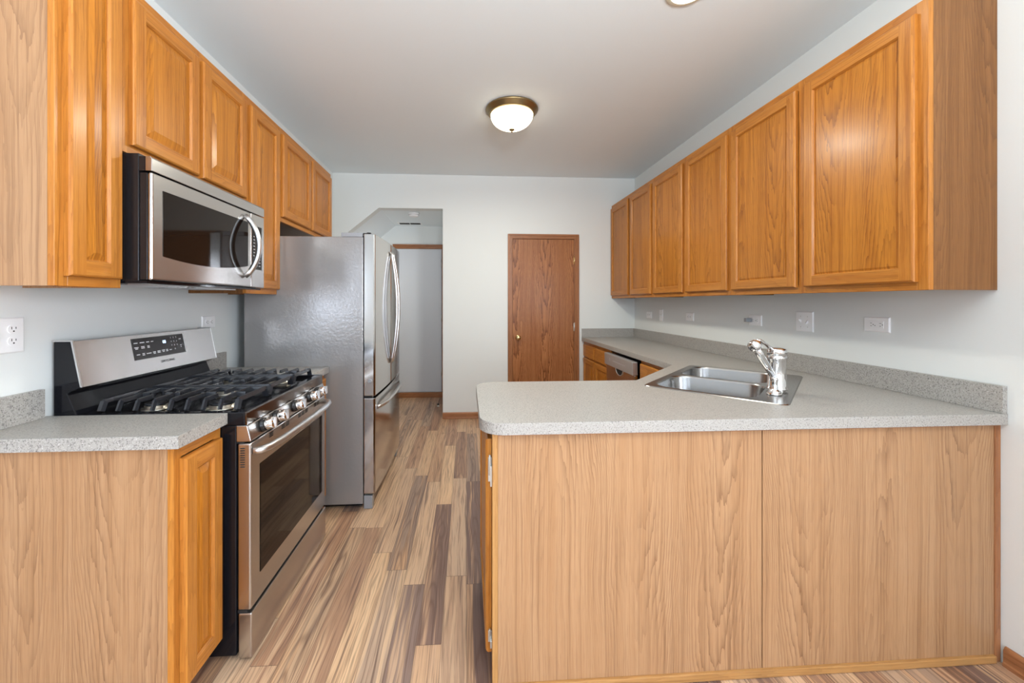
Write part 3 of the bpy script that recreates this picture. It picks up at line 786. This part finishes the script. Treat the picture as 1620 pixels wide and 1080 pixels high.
# knob fascia
m = MB(); m.prism([(-0.842, 0.866), (-0.842, 0.806), (-0.790, 0.806), (-0.790, 0.812), (-0.803, 0.866)], 'y', RY0, RY1, 'y'); m.build('control_fascia', STEEL, t, bevel=0.003)
m = MB(); m.box(-0.842, -0.815, RY0+0.003, RY1-0.003, 0.800, 0.8055); m.build('fascia_gap', GAP, t)
kdir = Vector((1, 0, 0.24)).normalized()
for y in (1.585, 1.690, 1.865, 2.035, 2.140):
    c = Vector((-0.7955, y, 0.839))
    m = MB(); m.lathe(c, kdir, [(0.0, 0), (0.027, 0), (0.027, 0.003), (0.0255, 0.005), (0.0255, 0.012), (0.0235, 0.013)], 28); m.build('knob_skirt', BLACK_PLASTIC, t)
    m = MB(); m.lathe(c+kdir*0.0125, kdir, [(0.0235, 0), (0.0238, 0.010), (0.0225, 0.028), (0.0205, 0.032), (0.0, 0.033)], 28)
    k = m.build('knob', CHROME, t)
    g = MB(); a = c+kdir*0.044
    g.loft([[a+Vector((0, sy*0.0055, sz*0.021)) for sy, sz in ((-1, -1), (1, -1), (1, 1), (-1, 1))], [a+kdir*0.011+Vector((0, sy*0.0045, sz*0.019)) for sy, sz in ((-1, -1), (1, -1), (1, 1), (-1, 1))]], True, False); g.build('grip', SATIN, k)
# oven door
XD = -0.790
m = MB()
m.box(-0.838, XD-0.001, RY0+0.001, RY1-0.001, 0.188, 0.799)
dr = m.build('oven_door', STEEL, t, bevel=0.006, seg=3)
m = MB(); m.box(XD-0.0008, XD+0.0008, RY0+0.066, RY1-0.050, 0.285, 0.700); m.build('window', GLASS_DARK, dr, bevel=0.0005)
for gys in ((1.64,), (1.745, 1.785), (1.91, 1.95, 1.99), (2.10, 2.14)):
    m = MB()
    for gy in gys:
        for k in range(3):
            z = 0.790-0.007*k; m.box(XD-0.0005, XD+0.0006, gy-0.014, gy+0.014, z-0.0017, z+0.0017)
    m.build('vent_slots', GAP, dr)
m = MB()
for k in range(9): z = 0.782-0.0085*k; m.box(-0.828, -0.812, RY0+0.0003, RY0+0.0012, z-0.0018, z+0.0018)
m.build('side_vent', GAP, dr)
m = MB(); z = 0.768
ys = [RY0+0.012, RY0+0.022, RY0+0.06, RY0+0.14, (RY0+RY1)/2, RY1-0.14, RY1-0.06, RY1-0.022, RY1-0.012]
xs = [XD+0.001, XD+0.024, XD+0.040, XD+0.050, XD+0.056, XD+0.050, XD+0.040, XD+0.024, XD+0.001]
m.tube([(x, y, z) for x, y in zip(xs, ys)], [0.012, 0.0135, 0.0135, 0.0135, 0.0135, 0.0135, 0.0135, 0.0135, 0.012], 16); m.build('handle', SATIN, dr)
# storage drawer
m = MB(); m.box(-0.836, XD+0.002, RY0+0.001, RY1-0.001, 0.012, 0.176)
m.build('storage_drawer', STEEL, t, bevel=0.005, seg=3)
m = MB(); m.box(-0.838, XD-0.014, RY0+0.004, RY1-0.004, 0.1765, 0.1875); m.build('drawer_gap', GAP, t)
# backguard
m = MB(); m.prism([(-1.472, 0.905), (-1.472, 1.176), (-1.412, 1.176), (-1.380, 1.012), (-1.425, 0.990), (-1.395, 0.916), (-1.395, 0.905)], 'y', RY0+0.002, RY1-0.002); bg = m.build('backguard', BLACK, t, bevel=0.003)
sl = Vector((-1.380+1.412, 0, 1.012-1.176)).normalized(); nb = Vector((-sl.z, 0, sl.x))
m = MB()
pa = Vector((-1.4105, 0, 1.178))
def bgp(y, d, o): return Vector((pa.x, y, pa.z)) + sl*d + nb*o
o_ = (1, 1)
for d0, d1, y0, y1 in ((0, 0.170, RY0, RY1),):
    P = [bgp(y0, d0, 0.0005), bgp(y1, d0, 0.0005), bgp(y1, d1, 0.0005), bgp(y0, d1, 0.0005)]
    Q = [bgp(y0, d0, 0.004), bgp(y1, d0, 0.004), bgp(y1, d1, 0.004), bgp(y0, d1, 0.004)]
    m.face(P, 'y'); m.face(Q, 'y')
    for i in range(4): m.face([P[i], P[(i+1) % 4], Q[(i+1) % 4], Q[i]], 'y')
fc = m.build('fascia', STEEL, bg, bevel=0.0015)
for a_, b_ in ((RY0-0.0015, RY0+0.0035), (RY1-0.0035, RY1+0.0015)):
    m = MB(); m.prism([(-1.474, 1.1765), (-1.474, 1.181), (-1.406, 1.181), (-1.374, 1.016), (-1.379, 1.014), (-1.411, 1.1765)], 'y', a_, b_); m.build('end_trim', SATIN, bg)
# display panel
y0, y1, d0, d1 = 1.728, 2.022, 0.016, 0.108
def slabp(y0, y1, d0, d1, o0, o1):
    m = MB(); P = [bgp(y0, d0, o0), bgp(y1, d0, o0), bgp(y1, d1, o0), bgp(y0, d1, o0)]; Q = [bgp(y0, d0, o1), bgp(y1, d0, o1), bgp(y1, d1, o1), bgp(y0, d1, o1)]
    m.face(P); m.face(Q)
    for i in range(4): m.face([P[i], P[(i+1) % 4], Q[(i+1) % 4], Q[i]])
    return m
dp = slabp(y0, y1, d0, d1, 0.0042, 0.0058).build('display_panel', GLASS_DARK, bg)
slabp(y1+0.0005, y1+0.006, d0, d1, 0.0042, 0.0068).build('display_edge', SATIN, dp)
def bgtext(name, s, y, d, size, mat, par, sx=1.0):
    M = frame_mat(bgp(y, d, 0.0062), (0, 1, 0), -sl); return text_part(name, s, size, M, mat, par, 0.0001, sx=sx)
bgtext('clock_digits', '08', 1.900, 0.045, 0.020, DIGIT, dp)
for k, s in enumerate('1234567890'):
    r, c = divmod(k, 3); 
    if k == 9: c = 1
    bgtext('key_print', s, 1.942+c*0.017, 0.030+r*0.018, 0.010, PRINT, dp)
m = MB()
for y, d, wd in ((1.745, 0.036, .020), (1.778, 0.036, .024), (1.808, 0.036, .016), (1.832, 0.036, .014),
                 (1.745, 0.055, .022), (1.745, 0.061, .014), (1.778, 0.054, .018), (1.778, 0.060, .018), (1.808, 0.054, .013), (1.808, 0.060, .013),
                 (1.748, 0.086, .018), (1.775, 0.084, .013), (1.775, 0.090, .013), (1.804, 0.086, .026), (1.834, 0.084, .015), (1.834, 0.090, .012), (1.860, 0.083, .018), (1.860, 0.089, .018), (1.886, 0.082, .018), (1.886, 0.088, .012), (1.908, 0.082, .012), (1.908, 0.088, .012), (1.930, 0.085, .014), (1.999, 0.040, .014), (1.999, 0.070, .010), (1.999, 0.078, .008)):
    q = [bgp(y-wd/2, d-0.0016, 0.0061), bgp(y+wd/2, d-0.0016, 0.0061), bgp(y+wd/2, d+0.0016, 0.0061), bgp(y-wd/2, d+0.0016, 0.0061)]
    m.face(q)
m.build('key_marks', PRINT, dp)
bgtext('brand_lettering', 'SAMSUNG', 1.905, 0.132, 0.0155, LETTER, bg, 1.15)
# burners
for bx, by, r in ((-1.22, 1.620, 0.036), (-0.97, 1.620, 0.045), (-1.10, 1.867, 0.040), (-1.22, 2.115, 0.036), (-0.97, 2.115, 0.045)):
    m = MB(); m.lathe((bx, by, 0.8985), (0, 0, 1), [(r+0.012, 0), (r+0.010, 0.006), (r, 0.008), (r, 0.017), (r-0.004, 0.018)], 28); q = m.build('burner', BURNER, t)
    m = MB(); m.lathe((bx, by, 0.9170), (0, 0, 1), [(r-0.002, 0), (r+0.001, 0.002), (r, 0.007), (r-0.006, 0.009), (0, 0.0095)], 28); m.build('burner_cap', IRON, q)
# grates: three sections
def bar(m, p, q, w=0.0060, h=0.0075):
    p = Vector(p); q = Vector(q); d = (q-p).normalized(); s_ = d.cross(Vector((0, 0, 1))).normalized()*w; up = s_.cross(d).normalized()*h
    A = [p-s_-up, p+s_-up, p+s_*0.55+up, p-s_*0.55+up]; B = [q-s_-up, q+s_-up, q+s_*0.55+up, q-s_*0.55+up]
    m.loft([A, B], True, False)
ZG = 0.952
gw = (RY1-RY0-0.050)/3
for g in range(3):
    a = RY0+0.026+g*gw; b = a+gw-0.003; m = MB(); X0, X1 = -1.350, -0.850
    mid = (a+b)/2; inn = 0.020; bs = ((-1.22, -0.97) if g != 1 else (-1.10,))
    n_ = 9
    for k in range(n_):
        x = X0+0.010+(X1-X0-0.020)*k/(n_-1)
        edge = k in (0, n_-1)
        near = any(abs(x-bx) < 0.050 for bx in bs) and not edge
        if near:
            bar(m, (x, a+inn, ZG), (x, mid-0.026, ZG)); bar(m, (x, b-inn, ZG), (x, mid+0.026, ZG))
        else: bar(m, (x, a+inn, ZG), (x, b-inn, ZG), 0.0075 if edge else 0.006)
        for ye, yo in ((a+inn, a+0.005), (b-inn, b-0.005)):
            outer_ = (g == 0 and yo < mid) or (g == 2 and yo > mid)
            if outer_ or edge: bar(m, (x, ye, ZG), (x, yo, ZG-0.034), 0.0065 if not edge else 0.012, 0.006)
    # lengthwise ties low between the fingers, and one over the burners
    for yy in ((a+inn+0.004) if g else (b-inn-0.004), (b-inn-0.004) if g < 2 else (a+inn+0.004)):
        bar(m, (X0+0.012, yy, ZG-0.001), (X1-0.012, yy, ZG-0.001))
    for bx in bs:
        bar(m, (bx-0.085, mid, ZG), (bx-0.030, mid, ZG)); bar(m, (bx+0.030, mid, ZG), (bx+0.085, mid, ZG))
    m.build('burner_grate', IRON, t)

# ------------------------------------------------------------------ microwave
t = thing('microwave', 'stainless over-the-range microwave hung under the short cabinet above the range', 'microwave', (-1.3, 1.81, 1.385))
MY0, MY1, MXF = 1.430, 2.188, -1.092
m = MB(); m.box(XL+0.002, -1.135, MY0, MY1-0.001, 1.392, 1.835); m.build('body', BLACK_PLASTIC, t, bevel=0.002)
m = MB(); m.box(XL+0.03, -1.11, MY0+0.004, MY1-0.004, 1.383, 1.3915); bt = m.build('underside', BLACK, t)
for a in (MY0+0.05, MY1-0.35):
    m = MB()
    for k in range(10): m.box(-1.42+k*0.022, -1.41+k*0.022, a, a+0.30, 1.3805, 1.3828)
    m.build('grease_filter', SATIN, bt)
m = MB(); m.prism([(MXF-0.022, 1.775), (MXF-0.022, 1.826), (MXF-0.006, 1.826), (MXF, 1.818), (MXF, 1.775)], 'y', MY0+0.001, MY1, 'y'); vg = m.build('vent_grille', STEEL, t, bevel=0.0015)
m = MB(); m.box(-1.134, MXF-0.0225, MY0+0.001, MY1-0.002, 1.775, 1.825); m.build('grille_back', BLACK_PLASTIC, vg)
YDm = 2.060
m = MB(); m.box(MXF-0.016, MXF, MY0+0.001, YDm-0.001, 1.394, 1.771); md = m.build('door', STEEL, t, bevel=0.007, seg=3)
m = MB(); m.box(-1.134, MXF-0.0165, MY0+0.003, YDm-0.003, 1.396, 1.769); m.build('door_back', BLACK_PLASTIC, md, bevel=0.002)
# glass with a bowed lower edge
pts = [(1.480, 1.718), (2.030, 1.718)] + [(2.030-0.55*i/12, 1.468+0.030*(abs(1-2*(i/12)*0.85)**2)) for i in range(13)]
m = MB(); m.prism(pts, 'x', MXF-0.0005, MXF+0.0012); wn_ = m.build('window', GLASS_DARK, md)
m = MB(); m.box(-1.134, MXF, YDm+0.001, MY1-0.0005, 1.394, 1.771); cp = m.build('control_panel', STEEL, t, bevel=0.004)
m = MB(); m.box(MXF-0.0005, MXF+0.0012, YDm+0.006, MY1-0.030, 1.487, 1.712); kp = m.build('keypad', GLASS_DARK, cp)
m = MB(); m.box(MXF-0.0005, MXF+0.0025, MY1-0.029, MY1-0.025, 1.487, 1.712); m.build('keypad_edge', SATIN, cp)
m = MB()
for r in range(10):
    for c in range(3):
        z = 1.655-r*0.0165; y = YDm+0.026+c*0.026
        m.box(MXF+0.0012, MXF+0.0016, y-0.007, y+0.007, z-0.002, z+0.002)
m.build('key_marks', PRINT, kp)
m = MB(); hy = 2.000; ps = []; rs = []
N = 16
for i in range(N+1):
    a = i/N; z = 1.444+(1.745-1.444)*a; b = math.sin(math.pi*a)**0.75
    ps.append((MXF+0.004+0.062*b, hy+0.006*b, z)); rs.append(0.013 if 0 < i < N else 0.011)
m.tube(ps, rs, 14, up=(0, 1, 0)); m.build('handle', SATIN, md)
for z in (1.765, 1.43):
    for yy in (): pass
for z in (1.760, 1.462):
    for x in (-1.452, -1.425):
        m = MB(); m.lathe((x, MY0, z), (0, -1, 0), [(0.006, 0), (0.005, 0.002), (0, 0.003)], 12); m.build('screw', CHROME, t)

# ------------------------------------------------------------------ refrigerator
FY0, FY1 = 2.535, 3.445; FYM = (FY0+FY1)/2
t = thing('refrigerator', 'stainless french-door refrigerator with bottom freezer and grey sides', 'refrigerator', (-1.0, FYM, 0))
m = MB(); m.box(-1.388, -0.658, FY0, FY1, 0.035, 1.733); m.build('body', FRIDGE_SIDE, t, bevel=0.004)
m = MB(); m.box(-1.36, -0.67, FY0+0.03, FY1-0.03, 0.012, 0.0345); m.build('base', BLACK_PLASTIC, t)
for yy in (FY0+0.03, FY1-0.03):
    m = MB(); m.box(-0.655, -0.600, yy-0.025, yy+0.025, 0.001, 0.085); m.build('foot_cover', PLASTIC_GREY, t, bevel=0.004)
    m = MB(); m.cyl((-1.30, yy, 0.0005), (-1.30, yy, 0.012), 0.02, n=12); m.build('foot', BLACK_PLASTIC, t)
def xfront(y):
    a = (y-FY0)/(FY1-FY0); return -0.583+0.014*math.sin(math.pi*a)**0.8
def curved(y0, y1, z0, z1, xb, n=14, rnd=0.010):
    m = MB(); pl = [(xb, y0)]
    Y = [y0+(y1-y0)*i/n for i in range(n+1)]
    for i, y in enumerate(Y):
        x = xfront(y)
        if i == 0: pl += [(x-rnd, y)]; y = y0+rnd*0.7
        if i == n: pl += [(x, y1-rnd*0.7), (x-rnd, y1)]; continue
        pl.append((xfront(y), y))
    pl.append((xb, y1))
    m.prism(pl, 'z', z0, z1, 'z')
    for i, f in enumerate(m.f):
        pass
    return m
G1 = 0.004
for (a, b, nm) in ((FY0, FYM-G1, 'near'), (FYM+G1, FY1, 'far')):
    d = curved(a, b, 0.722, 1.752, -0.652).build('door', STEEL_V, t, bevel=0.003)
    hy = FYM-0.032 if nm == 'near' else FYM+0.032
    ps = []; rs = []
    for i in range(21):
        q = i/20; z = 0.868+(1.690-0.868)*q; b_ = math.sin(math.pi*q)
        sgn = -1 if nm == 'near' else 1
        ps.append((xfront(hy)+0.006+0.046*b_**0.8, hy+sgn*0.012*b_, z)); rs.append(0.0105)
    h = MB(); h.tube(ps, rs, 12, up=(0, 1, 0)); h.build('handle', SATIN, d)
    if nm == 'near':
        q = MB(); q.lathe((-0.615, FY0+0.001, 0.818), (0, -1, 0), [(0.013, 0), (0.013, 0.003), (0.006, 0.004), (0, 0.002)], 20); q.build('hinge_cap', PLASTIC_GREY, d)
m = MB(); m.box(-0.665, -0.640, FY0+0.006, FY1-0.006, 0.105, 1.74); m.build('gasket', BLACK_PLASTIC, t)
fd = curved(FY0, FY1, 0.100, 0.706, -0.652, 24).build('freezer_drawer', STEEL_V, t, bevel=0.003)
ps = []
for i in range(21):
    q = i/20; y = FY0+0.035+(FY1-FY0-0.07)*q; b_ = math.sin(math.pi*q)
    ps.append((xfront(y)+0.002+0.030*min(1, b_*1.8)**0.7, y, 0.640))
h = MB(); h.tube(ps, 0.012, 12); h.build('handle', SATIN, fd)
m = MB(); m.box(-0.795, -0.662, FY0+0.004, FY0+0.10, 1.7335, 1.760); m.build('hinge_cover', PLASTIC_GREY, t, bevel=0.003)
m = MB(); m.box(-0.795, -0.662, FY1-0.10, FY1-0.004, 1.7335, 1.760); m.build('hinge_cover', PLASTIC_GREY, t, bevel=0.003)
m = MB(); m.cyl((-0.628, FY0+0.03, 1.7525), (-0.628, FY0+0.03, 1.764), 0.014, n=16); m.box(-0.661, -0.612, FY0+0.012, FY0+0.05, 1.753, 1.759); m.build('hinge', BLACK_PLASTIC, t)
m = MB(); m.box(-0.653, -0.60, FY0+0.004, FY0+0.04, 0.7075, 0.7205); m.build('middle_hinge', BLACK_PLASTIC, t)

# ------------------------------------------------------------------ dishwasher
t = thing('dishwasher', 'stainless dishwasher slightly ajar under the right-hand countertop', 'dishwasher', (1.6, 3.28, 0))
DY0, DY1 = 2.972, 3.598
m = MB(); m.box(1.36, XR-0.03, DY0+0.004, DY1-0.004, 0.012, 0.862); m.build('tub', BLACK_PLASTIC, t)
m = MB(); m.box(1.42, 1.44, DY0+0.006, DY1-0.006, 0.001, 0.011); m.build('toe_kick', BLACK_PLASTIC, t)
RM = Matrix.Translation(Vector((1.352, 0, 0.12))) @ Matrix.Rotation(math.radians(-1.7), 4, 'Y') @ Matrix.Translation(Vector((-1.352, 0, -0.12)))
m = MB(RM); m.box(1.322, 1.350, DY0+0.004, DY1-0.004, 0.105, 0.745); dw = m.build('door', STEEL_V, t, bevel=0.003)
m = MB(RM); m.box(1.306, 1.350, DY0+0.004, DY1-0.004, 0.747, 0.852); cp = m.build('control_panel', STEEL_SOFT, dw, bevel=0.004)
m = MB(RM); m.prism([(3.28+0.075*math.cos(math.pi+math.pi*i/12), 0.752+0.062*math.sin(math.pi+math.pi*i/12)*0.9) for i in range(13)], 'x', 1.3205, 1.3225)
m.build('handle_recess', GAP, dw)
m = MB(RM); m.tube([(1.320, 3.28+0.079*math.cos(math.pi+math.pi*i/12), 0.752+0.060*math.sin(math.pi+math.pi*i/12)) for i in range(13)], 0.0035, 8); m.build('handle_lip', SATIN, dw)
m = MB(RM)
for k in range(8): y = 3.13+k*0.035; m.box(1.3052, 1.3058, y-0.009, y+0.009, 0.797, 0.803)
m.box(1.3052, 1.3058, 3.452, 3.462, 0.790, 0.820)
m.build('button_marks', PRINT, cp)

# ------------------------------------------------------------------ wall outlets and switches
def wp(wall, y, z):
    """frame on a wall: returns Fr with u along Y"""
    return Fr((XR-0.0003, y, z), (0, -1, 0), (-1, 0, 0)) if wall == 'R' else Fr((XL+0.0003, y, z), (0, 1, 0), (1, 0, 0))
def plate(F, W, H, th=0.006):
    m = MB(); a = 0.004
    R0 = [(-W/2, -H/2), (W/2, -H/2), (W/2, H/2), (-W/2, H/2)]; R1 = [(-W/2+a, -H/2+a), (W/2-a, -H/2+a), (W/2-a, H/2-a), (-W/2+a, H/2-a)]
    m.face([F(*p, 0) for p in R0]); m.face([F(*p, th) for p in R1])
    for i in range(4):
        j = (i+1) % 4; m.face([F(*R0[i], 0), F(*R0[j], 0), F(*R0[j], th*0.4), F(*R0[i], th*0.4)]); m.face([F(*R0[i], th*0.4), F(*R0[j], th*0.4), F(*R1[j], th), F(*R1[i], th)])
    return m
def recept(t, F, cu, cv, horiz, th=0.006):
    """one round-sided receptacle with two slots and a ground hole"""
    m = MB(); pts = []
    for i in range(24):
        a = 2*math.pi*i/24; x = 0.0165*math.cos(a); y = 0.0165*math.sin(a); y = max(-0.0135, min(0.0135, y)) if not horiz else y; x = max(-0.0135, min(0.0135, x)) if horiz else x
        pts.append((cu+x, cv+y))
    A = [F(*p, th) for p in pts]; B = [F(*p, th+0.0022) for p in pts]
    m.loft([A, B], True, False); r = m.build('receptacle', PLASTIC, t)
    m = MB()
    def bx(a, b, w_, h_):
        if horiz: a, b = b, a; w_, h_ = h_, w_
        fbox(m, F, cu+a-w_, cu+a+w_, cv+b-h_, cv+b+h_, th+0.002, th+0.0026)
    bx(-0.0060, 0.004, 0.0010, 0.0042); bx(0.0060, 0.004, 0.0010, 0.0034); bx(0, -0.0065, 0.0022, 0.0022)
    m.build('slots', SLOT, r)
def outlet(wall, y, z, label, horiz=True, W=0.116, H=0.071, group=None):
    F = wp(wall, y, z); t = thing('wall_outlet', label, 'outlet', tuple(F(0, 0, 0)), group)
    if not horiz: W, H = 0.071, 0.116
    plate(F, W, H).build('cover_plate', PLASTIC, t)
    for s_ in (-0.0195, 0.0195):
        recept(t, F, s_ if horiz else 0, 0 if horiz else s_, horiz)
    m = MB(); m.lathe(F(0, 0, 0.006), F.W, [(0.003, 0), (0.0025, 0.001), (0, 0.0012)], 10); m.build('screw', SILVER, t)
    return t
GO = 'white horizontal outlets above the backsplash'
outlet('R', 4.088, 1.183, 'white horizontal outlet nearest the back corner of right wall', group=GO)
outlet('R', 3.320, 1.190, 'white horizontal outlet between the upright switch plate and the plugged-in outlet', group=GO)
outlet('R', 2.540, 1.194, 'white horizontal outlet with a grey adapter plugged in', group=GO)
outlet('L', 2.357, 1.203, 'white horizontal outlet on left wall above the range backguard', group=GO)
# decora outlet
F = wp('R', 1.752, 1.211); t = thing('wall_outlet', 'white outlet with rectangular insert, nearest camera on the right wall', 'outlet', tuple(F(0, 0, 0)), GO)
plate(F, 0.118, 0.071, 0.007).build('cover_plate', PLASTIC, t)
m = MB(); fbox(m, F, -0.034, 0.034, -0.0165, 0.0165, 0.0072, 0.0092); ins = m.build('outlet_insert', PLASTIC, t, bevel=0.0008)
m = MB()
for s_ in (-0.021, 0.021):
    fbox(m, F, s_-0.0042, s_+0.0042, 0.0055, 0.0073, 0.009, 0.0096); fbox(m, F, s_-0.0036, s_+0.0036, -0.0073, -0.0055, 0.009, 0.0096); fbox(m, F, s_+0.0075, s_+0.0115, -0.002, 0.002, 0.009, 0.0096)
fbox(m, F, -0.006, -0.001, -0.006, -0.003, 0.009, 0.0093); m.build('slots', SLOT, ins)
# blank/single switch
F = wp('R', 3.828, 1.188); t = thing('light_switch', 'narrow white switch plate standing upright near the back corner', 'switch', tuple(F(0, 0, 0)))
plate(F, 0.071, 0.118, 0.006).build('cover_plate', PLASTIC, t)
m = MB(); m.prism([(-0.005, 0.0), (0.005, 0.0), (0.004, 0.012), (-0.004, 0.012)], 'z', -0.01, 0.01)
m = MB(); fbox(m, F, -0.0045, 0.0045, -0.010, 0.004, 0.0062, 0.013); m.build('toggle', PLASTIC, t, bevel=0.001)
# double toggle
F = wp('R', 2.153, 1.205); t = thing('light_switch', 'white double toggle switch plate above the faucet', 'switch', tuple(F(0, 0, 0)))
plate(F, 0.116, 0.116, 0.006).build('cover_plate', PLASTIC, t)
for u, dr_ in ((-0.023, 1), (0.023, -1)):
    m = MB(); P = F(u, 0, 0.006); Q = F(u, 0.011*dr_, 0.020)
    m.loft([[P+F.U*(a*0.0045)+Vector((0, 0, b*0.009)) for a, b in ((-1, -1), (1, -1), (1, 1), (-1, 1))], [Q+F.U*(a*0.0035)+Vector((0, 0, b*0.0035)) for a, b in ((-1, -1), (1, -1), (1, 1), (-1, 1))]], True, False)
    m.build('toggle', PLASTIC, t)
    for v in (-0.030, 0.030):
        m = MB(); m.lathe(F(u, v, 0.006), F.W, [(0.003, 0), (0.0025, 0.001), (0, 0.0012)], 10); m.build('screw', SILVER, t)
# left near two-gang: switch + vertical outlet
F = wp('L', 1.354, 1.210); t = thing('wall_outlet', 'white double-gang plate with upright outlet at the left edge', 'outlet', tuple(F(0, 0, 0)))
plate(F, 0.114, 0.116, 0.006).build('cover_plate', PLASTIC, t)
for v in (-0.0195, 0.0195): recept(t, F, 0.023, v, False)
m = MB(); fbox(m, F, -0.0275, -0.0185, -0.010, 0.010, 0.0062, 0.012); m.build('toggle', PLASTIC, t, bevel=0.001)
# adapter in the third outlet
F = wp('R', 2.575, 1.196)
m = MB(); fbox(m, F, -0.014, 0.014, -0.013, 0.013, 0.0092, 0.050); m2 = m.build('plug_adapter', PLASTIC_GREY, None, bevel=0.004)
tag(m2, 'small grey plug adapter sticking out of a wall outlet behind the faucet', 'adapter')

# ------------------------------------------------------------------ ceiling fixtures
LC = Vector((0.336, 2.910, ZC-0.0005))
t = thing('ceiling_light', 'round flush ceiling light with bronze ring and glowing glass bowl', 'ceiling light', tuple(LC))
m = MB(); m.lathe(LC, (0, 0, -1), [(0.192, 0), (0.196, 0.006), (0.193, 0.014), (0.186, 0.018), (0.183, 0.026), (0.176, 0.030), (0.173, 0.038), (0.168, 0.042), (0.160, 0.044), (0.10, 0.044)], 56); m.build('rim', BRONZE, t)
m = MB(); prof = [(0.158*math.cos(math.radians(a)), 0.046+0.104*math.sin(math.radians(a))) for a in range(0, 90, 8)] + [(0.006, 0.150)]
m.lathe(LC, (0, 0, -1), prof, 48); m.build('glass_bowl', LAMP_GLASS, t)
m = MB(); m.lathe(LC, (0, 0, -1), [(0.004, 0.150), (0.020, 0.1505), (0.021, 0.154), (0.014, 0.159), (0.006, 0.162), (0.005, 0.166), (0.0075, 0.169), (0.004, 0.173), (0, 0.174)], 20); m.build('finial', BRONZE, t)
# the lamp's own light
def bulb(loc, e, col, r):
    l = bpy.data.lights.new('bulb', 'AREA'); l.shape = 'DISK'; l.size = 2*r; l.energy = e; l.color = col
    o = bpy.data.objects.new('bulb', l); COL.objects.link(o); o.location = loc; return o
bulb((LC.x, LC.y, LC.z-0.18), 28, (0.98, 0.96, 0.84), 0.12)
RC = Vector((1.02, 1.745, ZC-0.0005))
t = thing('recessed_light', 'lit recessed ceiling light near the right wall cabinets', 'ceiling light', tuple(RC))
m = MB(); m.lathe(RC, (0, 0, -1), [(0.100, 0), (0.100, 0.003), (0.094, 0.007), (0.080, 0.008)], 44); m.build('trim_ring', plain('cream_trim', srgb(232, 226, 205), 0.4), t)
m = MB(); m.lathe(RC, (0, 0, -1), [(0.078, 0.0085), (0.060, 0.011), (0.03, 0.0125), (0, 0.013)], 40); m.build('lens', LAMP_CAN, t)
bulb((RC.x, RC.y, RC.z-0.02), 4, (1.0, 0.92, 0.78), 0.07)
# hall ceiling
t = thing('smoke_detector', 'round white smoke detector on the hall ceiling', 'smoke detector', (-0.628, 4.72, OPZ))
m = MB(); m.lathe((-0.628, 4.72, OPZ-0.0005), (0, 0, -1), [(0.065, 0), (0.065, 0.012), (0.058, 0.016), (0.056, 0.030), (0.045, 0.038), (0, 0.040)], 36); m.build('housing', PLASTIC, t)
m = MB(); m.lathe((-0.628, 4.72, OPZ-0.0165), (0, 0, -1), [(0.0605, 0), (0.0605, 0.003)], 36); m.build('vent_band', PLASTIC_GREY, t)
t = thing('ceiling_vent', 'slim white air vent with dark slots in the hall ceiling', 'vent', (-0.765, 5.30, OPZ))
m = MB(); m.box(-0.915, -0.60, 5.235, 5.375, OPZ-0.006, OPZ-0.0005); m.build('frame', PLASTIC, t, bevel=0.002)
m = MB(); m.box(-0.895, -0.762, 5.26, 5.35, OPZ-0.008, OPZ-0.0062); m.box(-0.752, -0.62, 5.26, 5.35, OPZ-0.008, OPZ-0.0062); m.build('dark_slots', GAP, t)
# added soft point light for the hall, with no fixture behind it
l = bpy.data.lights.new('hall_fill', 'POINT'); l.energy = 3.0; l.shadow_soft_size = 0.1
o = bpy.data.objects.new('hall_fill', l); COL.objects.link(o); o.location = (-1.2, 5.0, 1.6)
for o in bpy.data.objects:
    if '_base' in o: del o['_base']
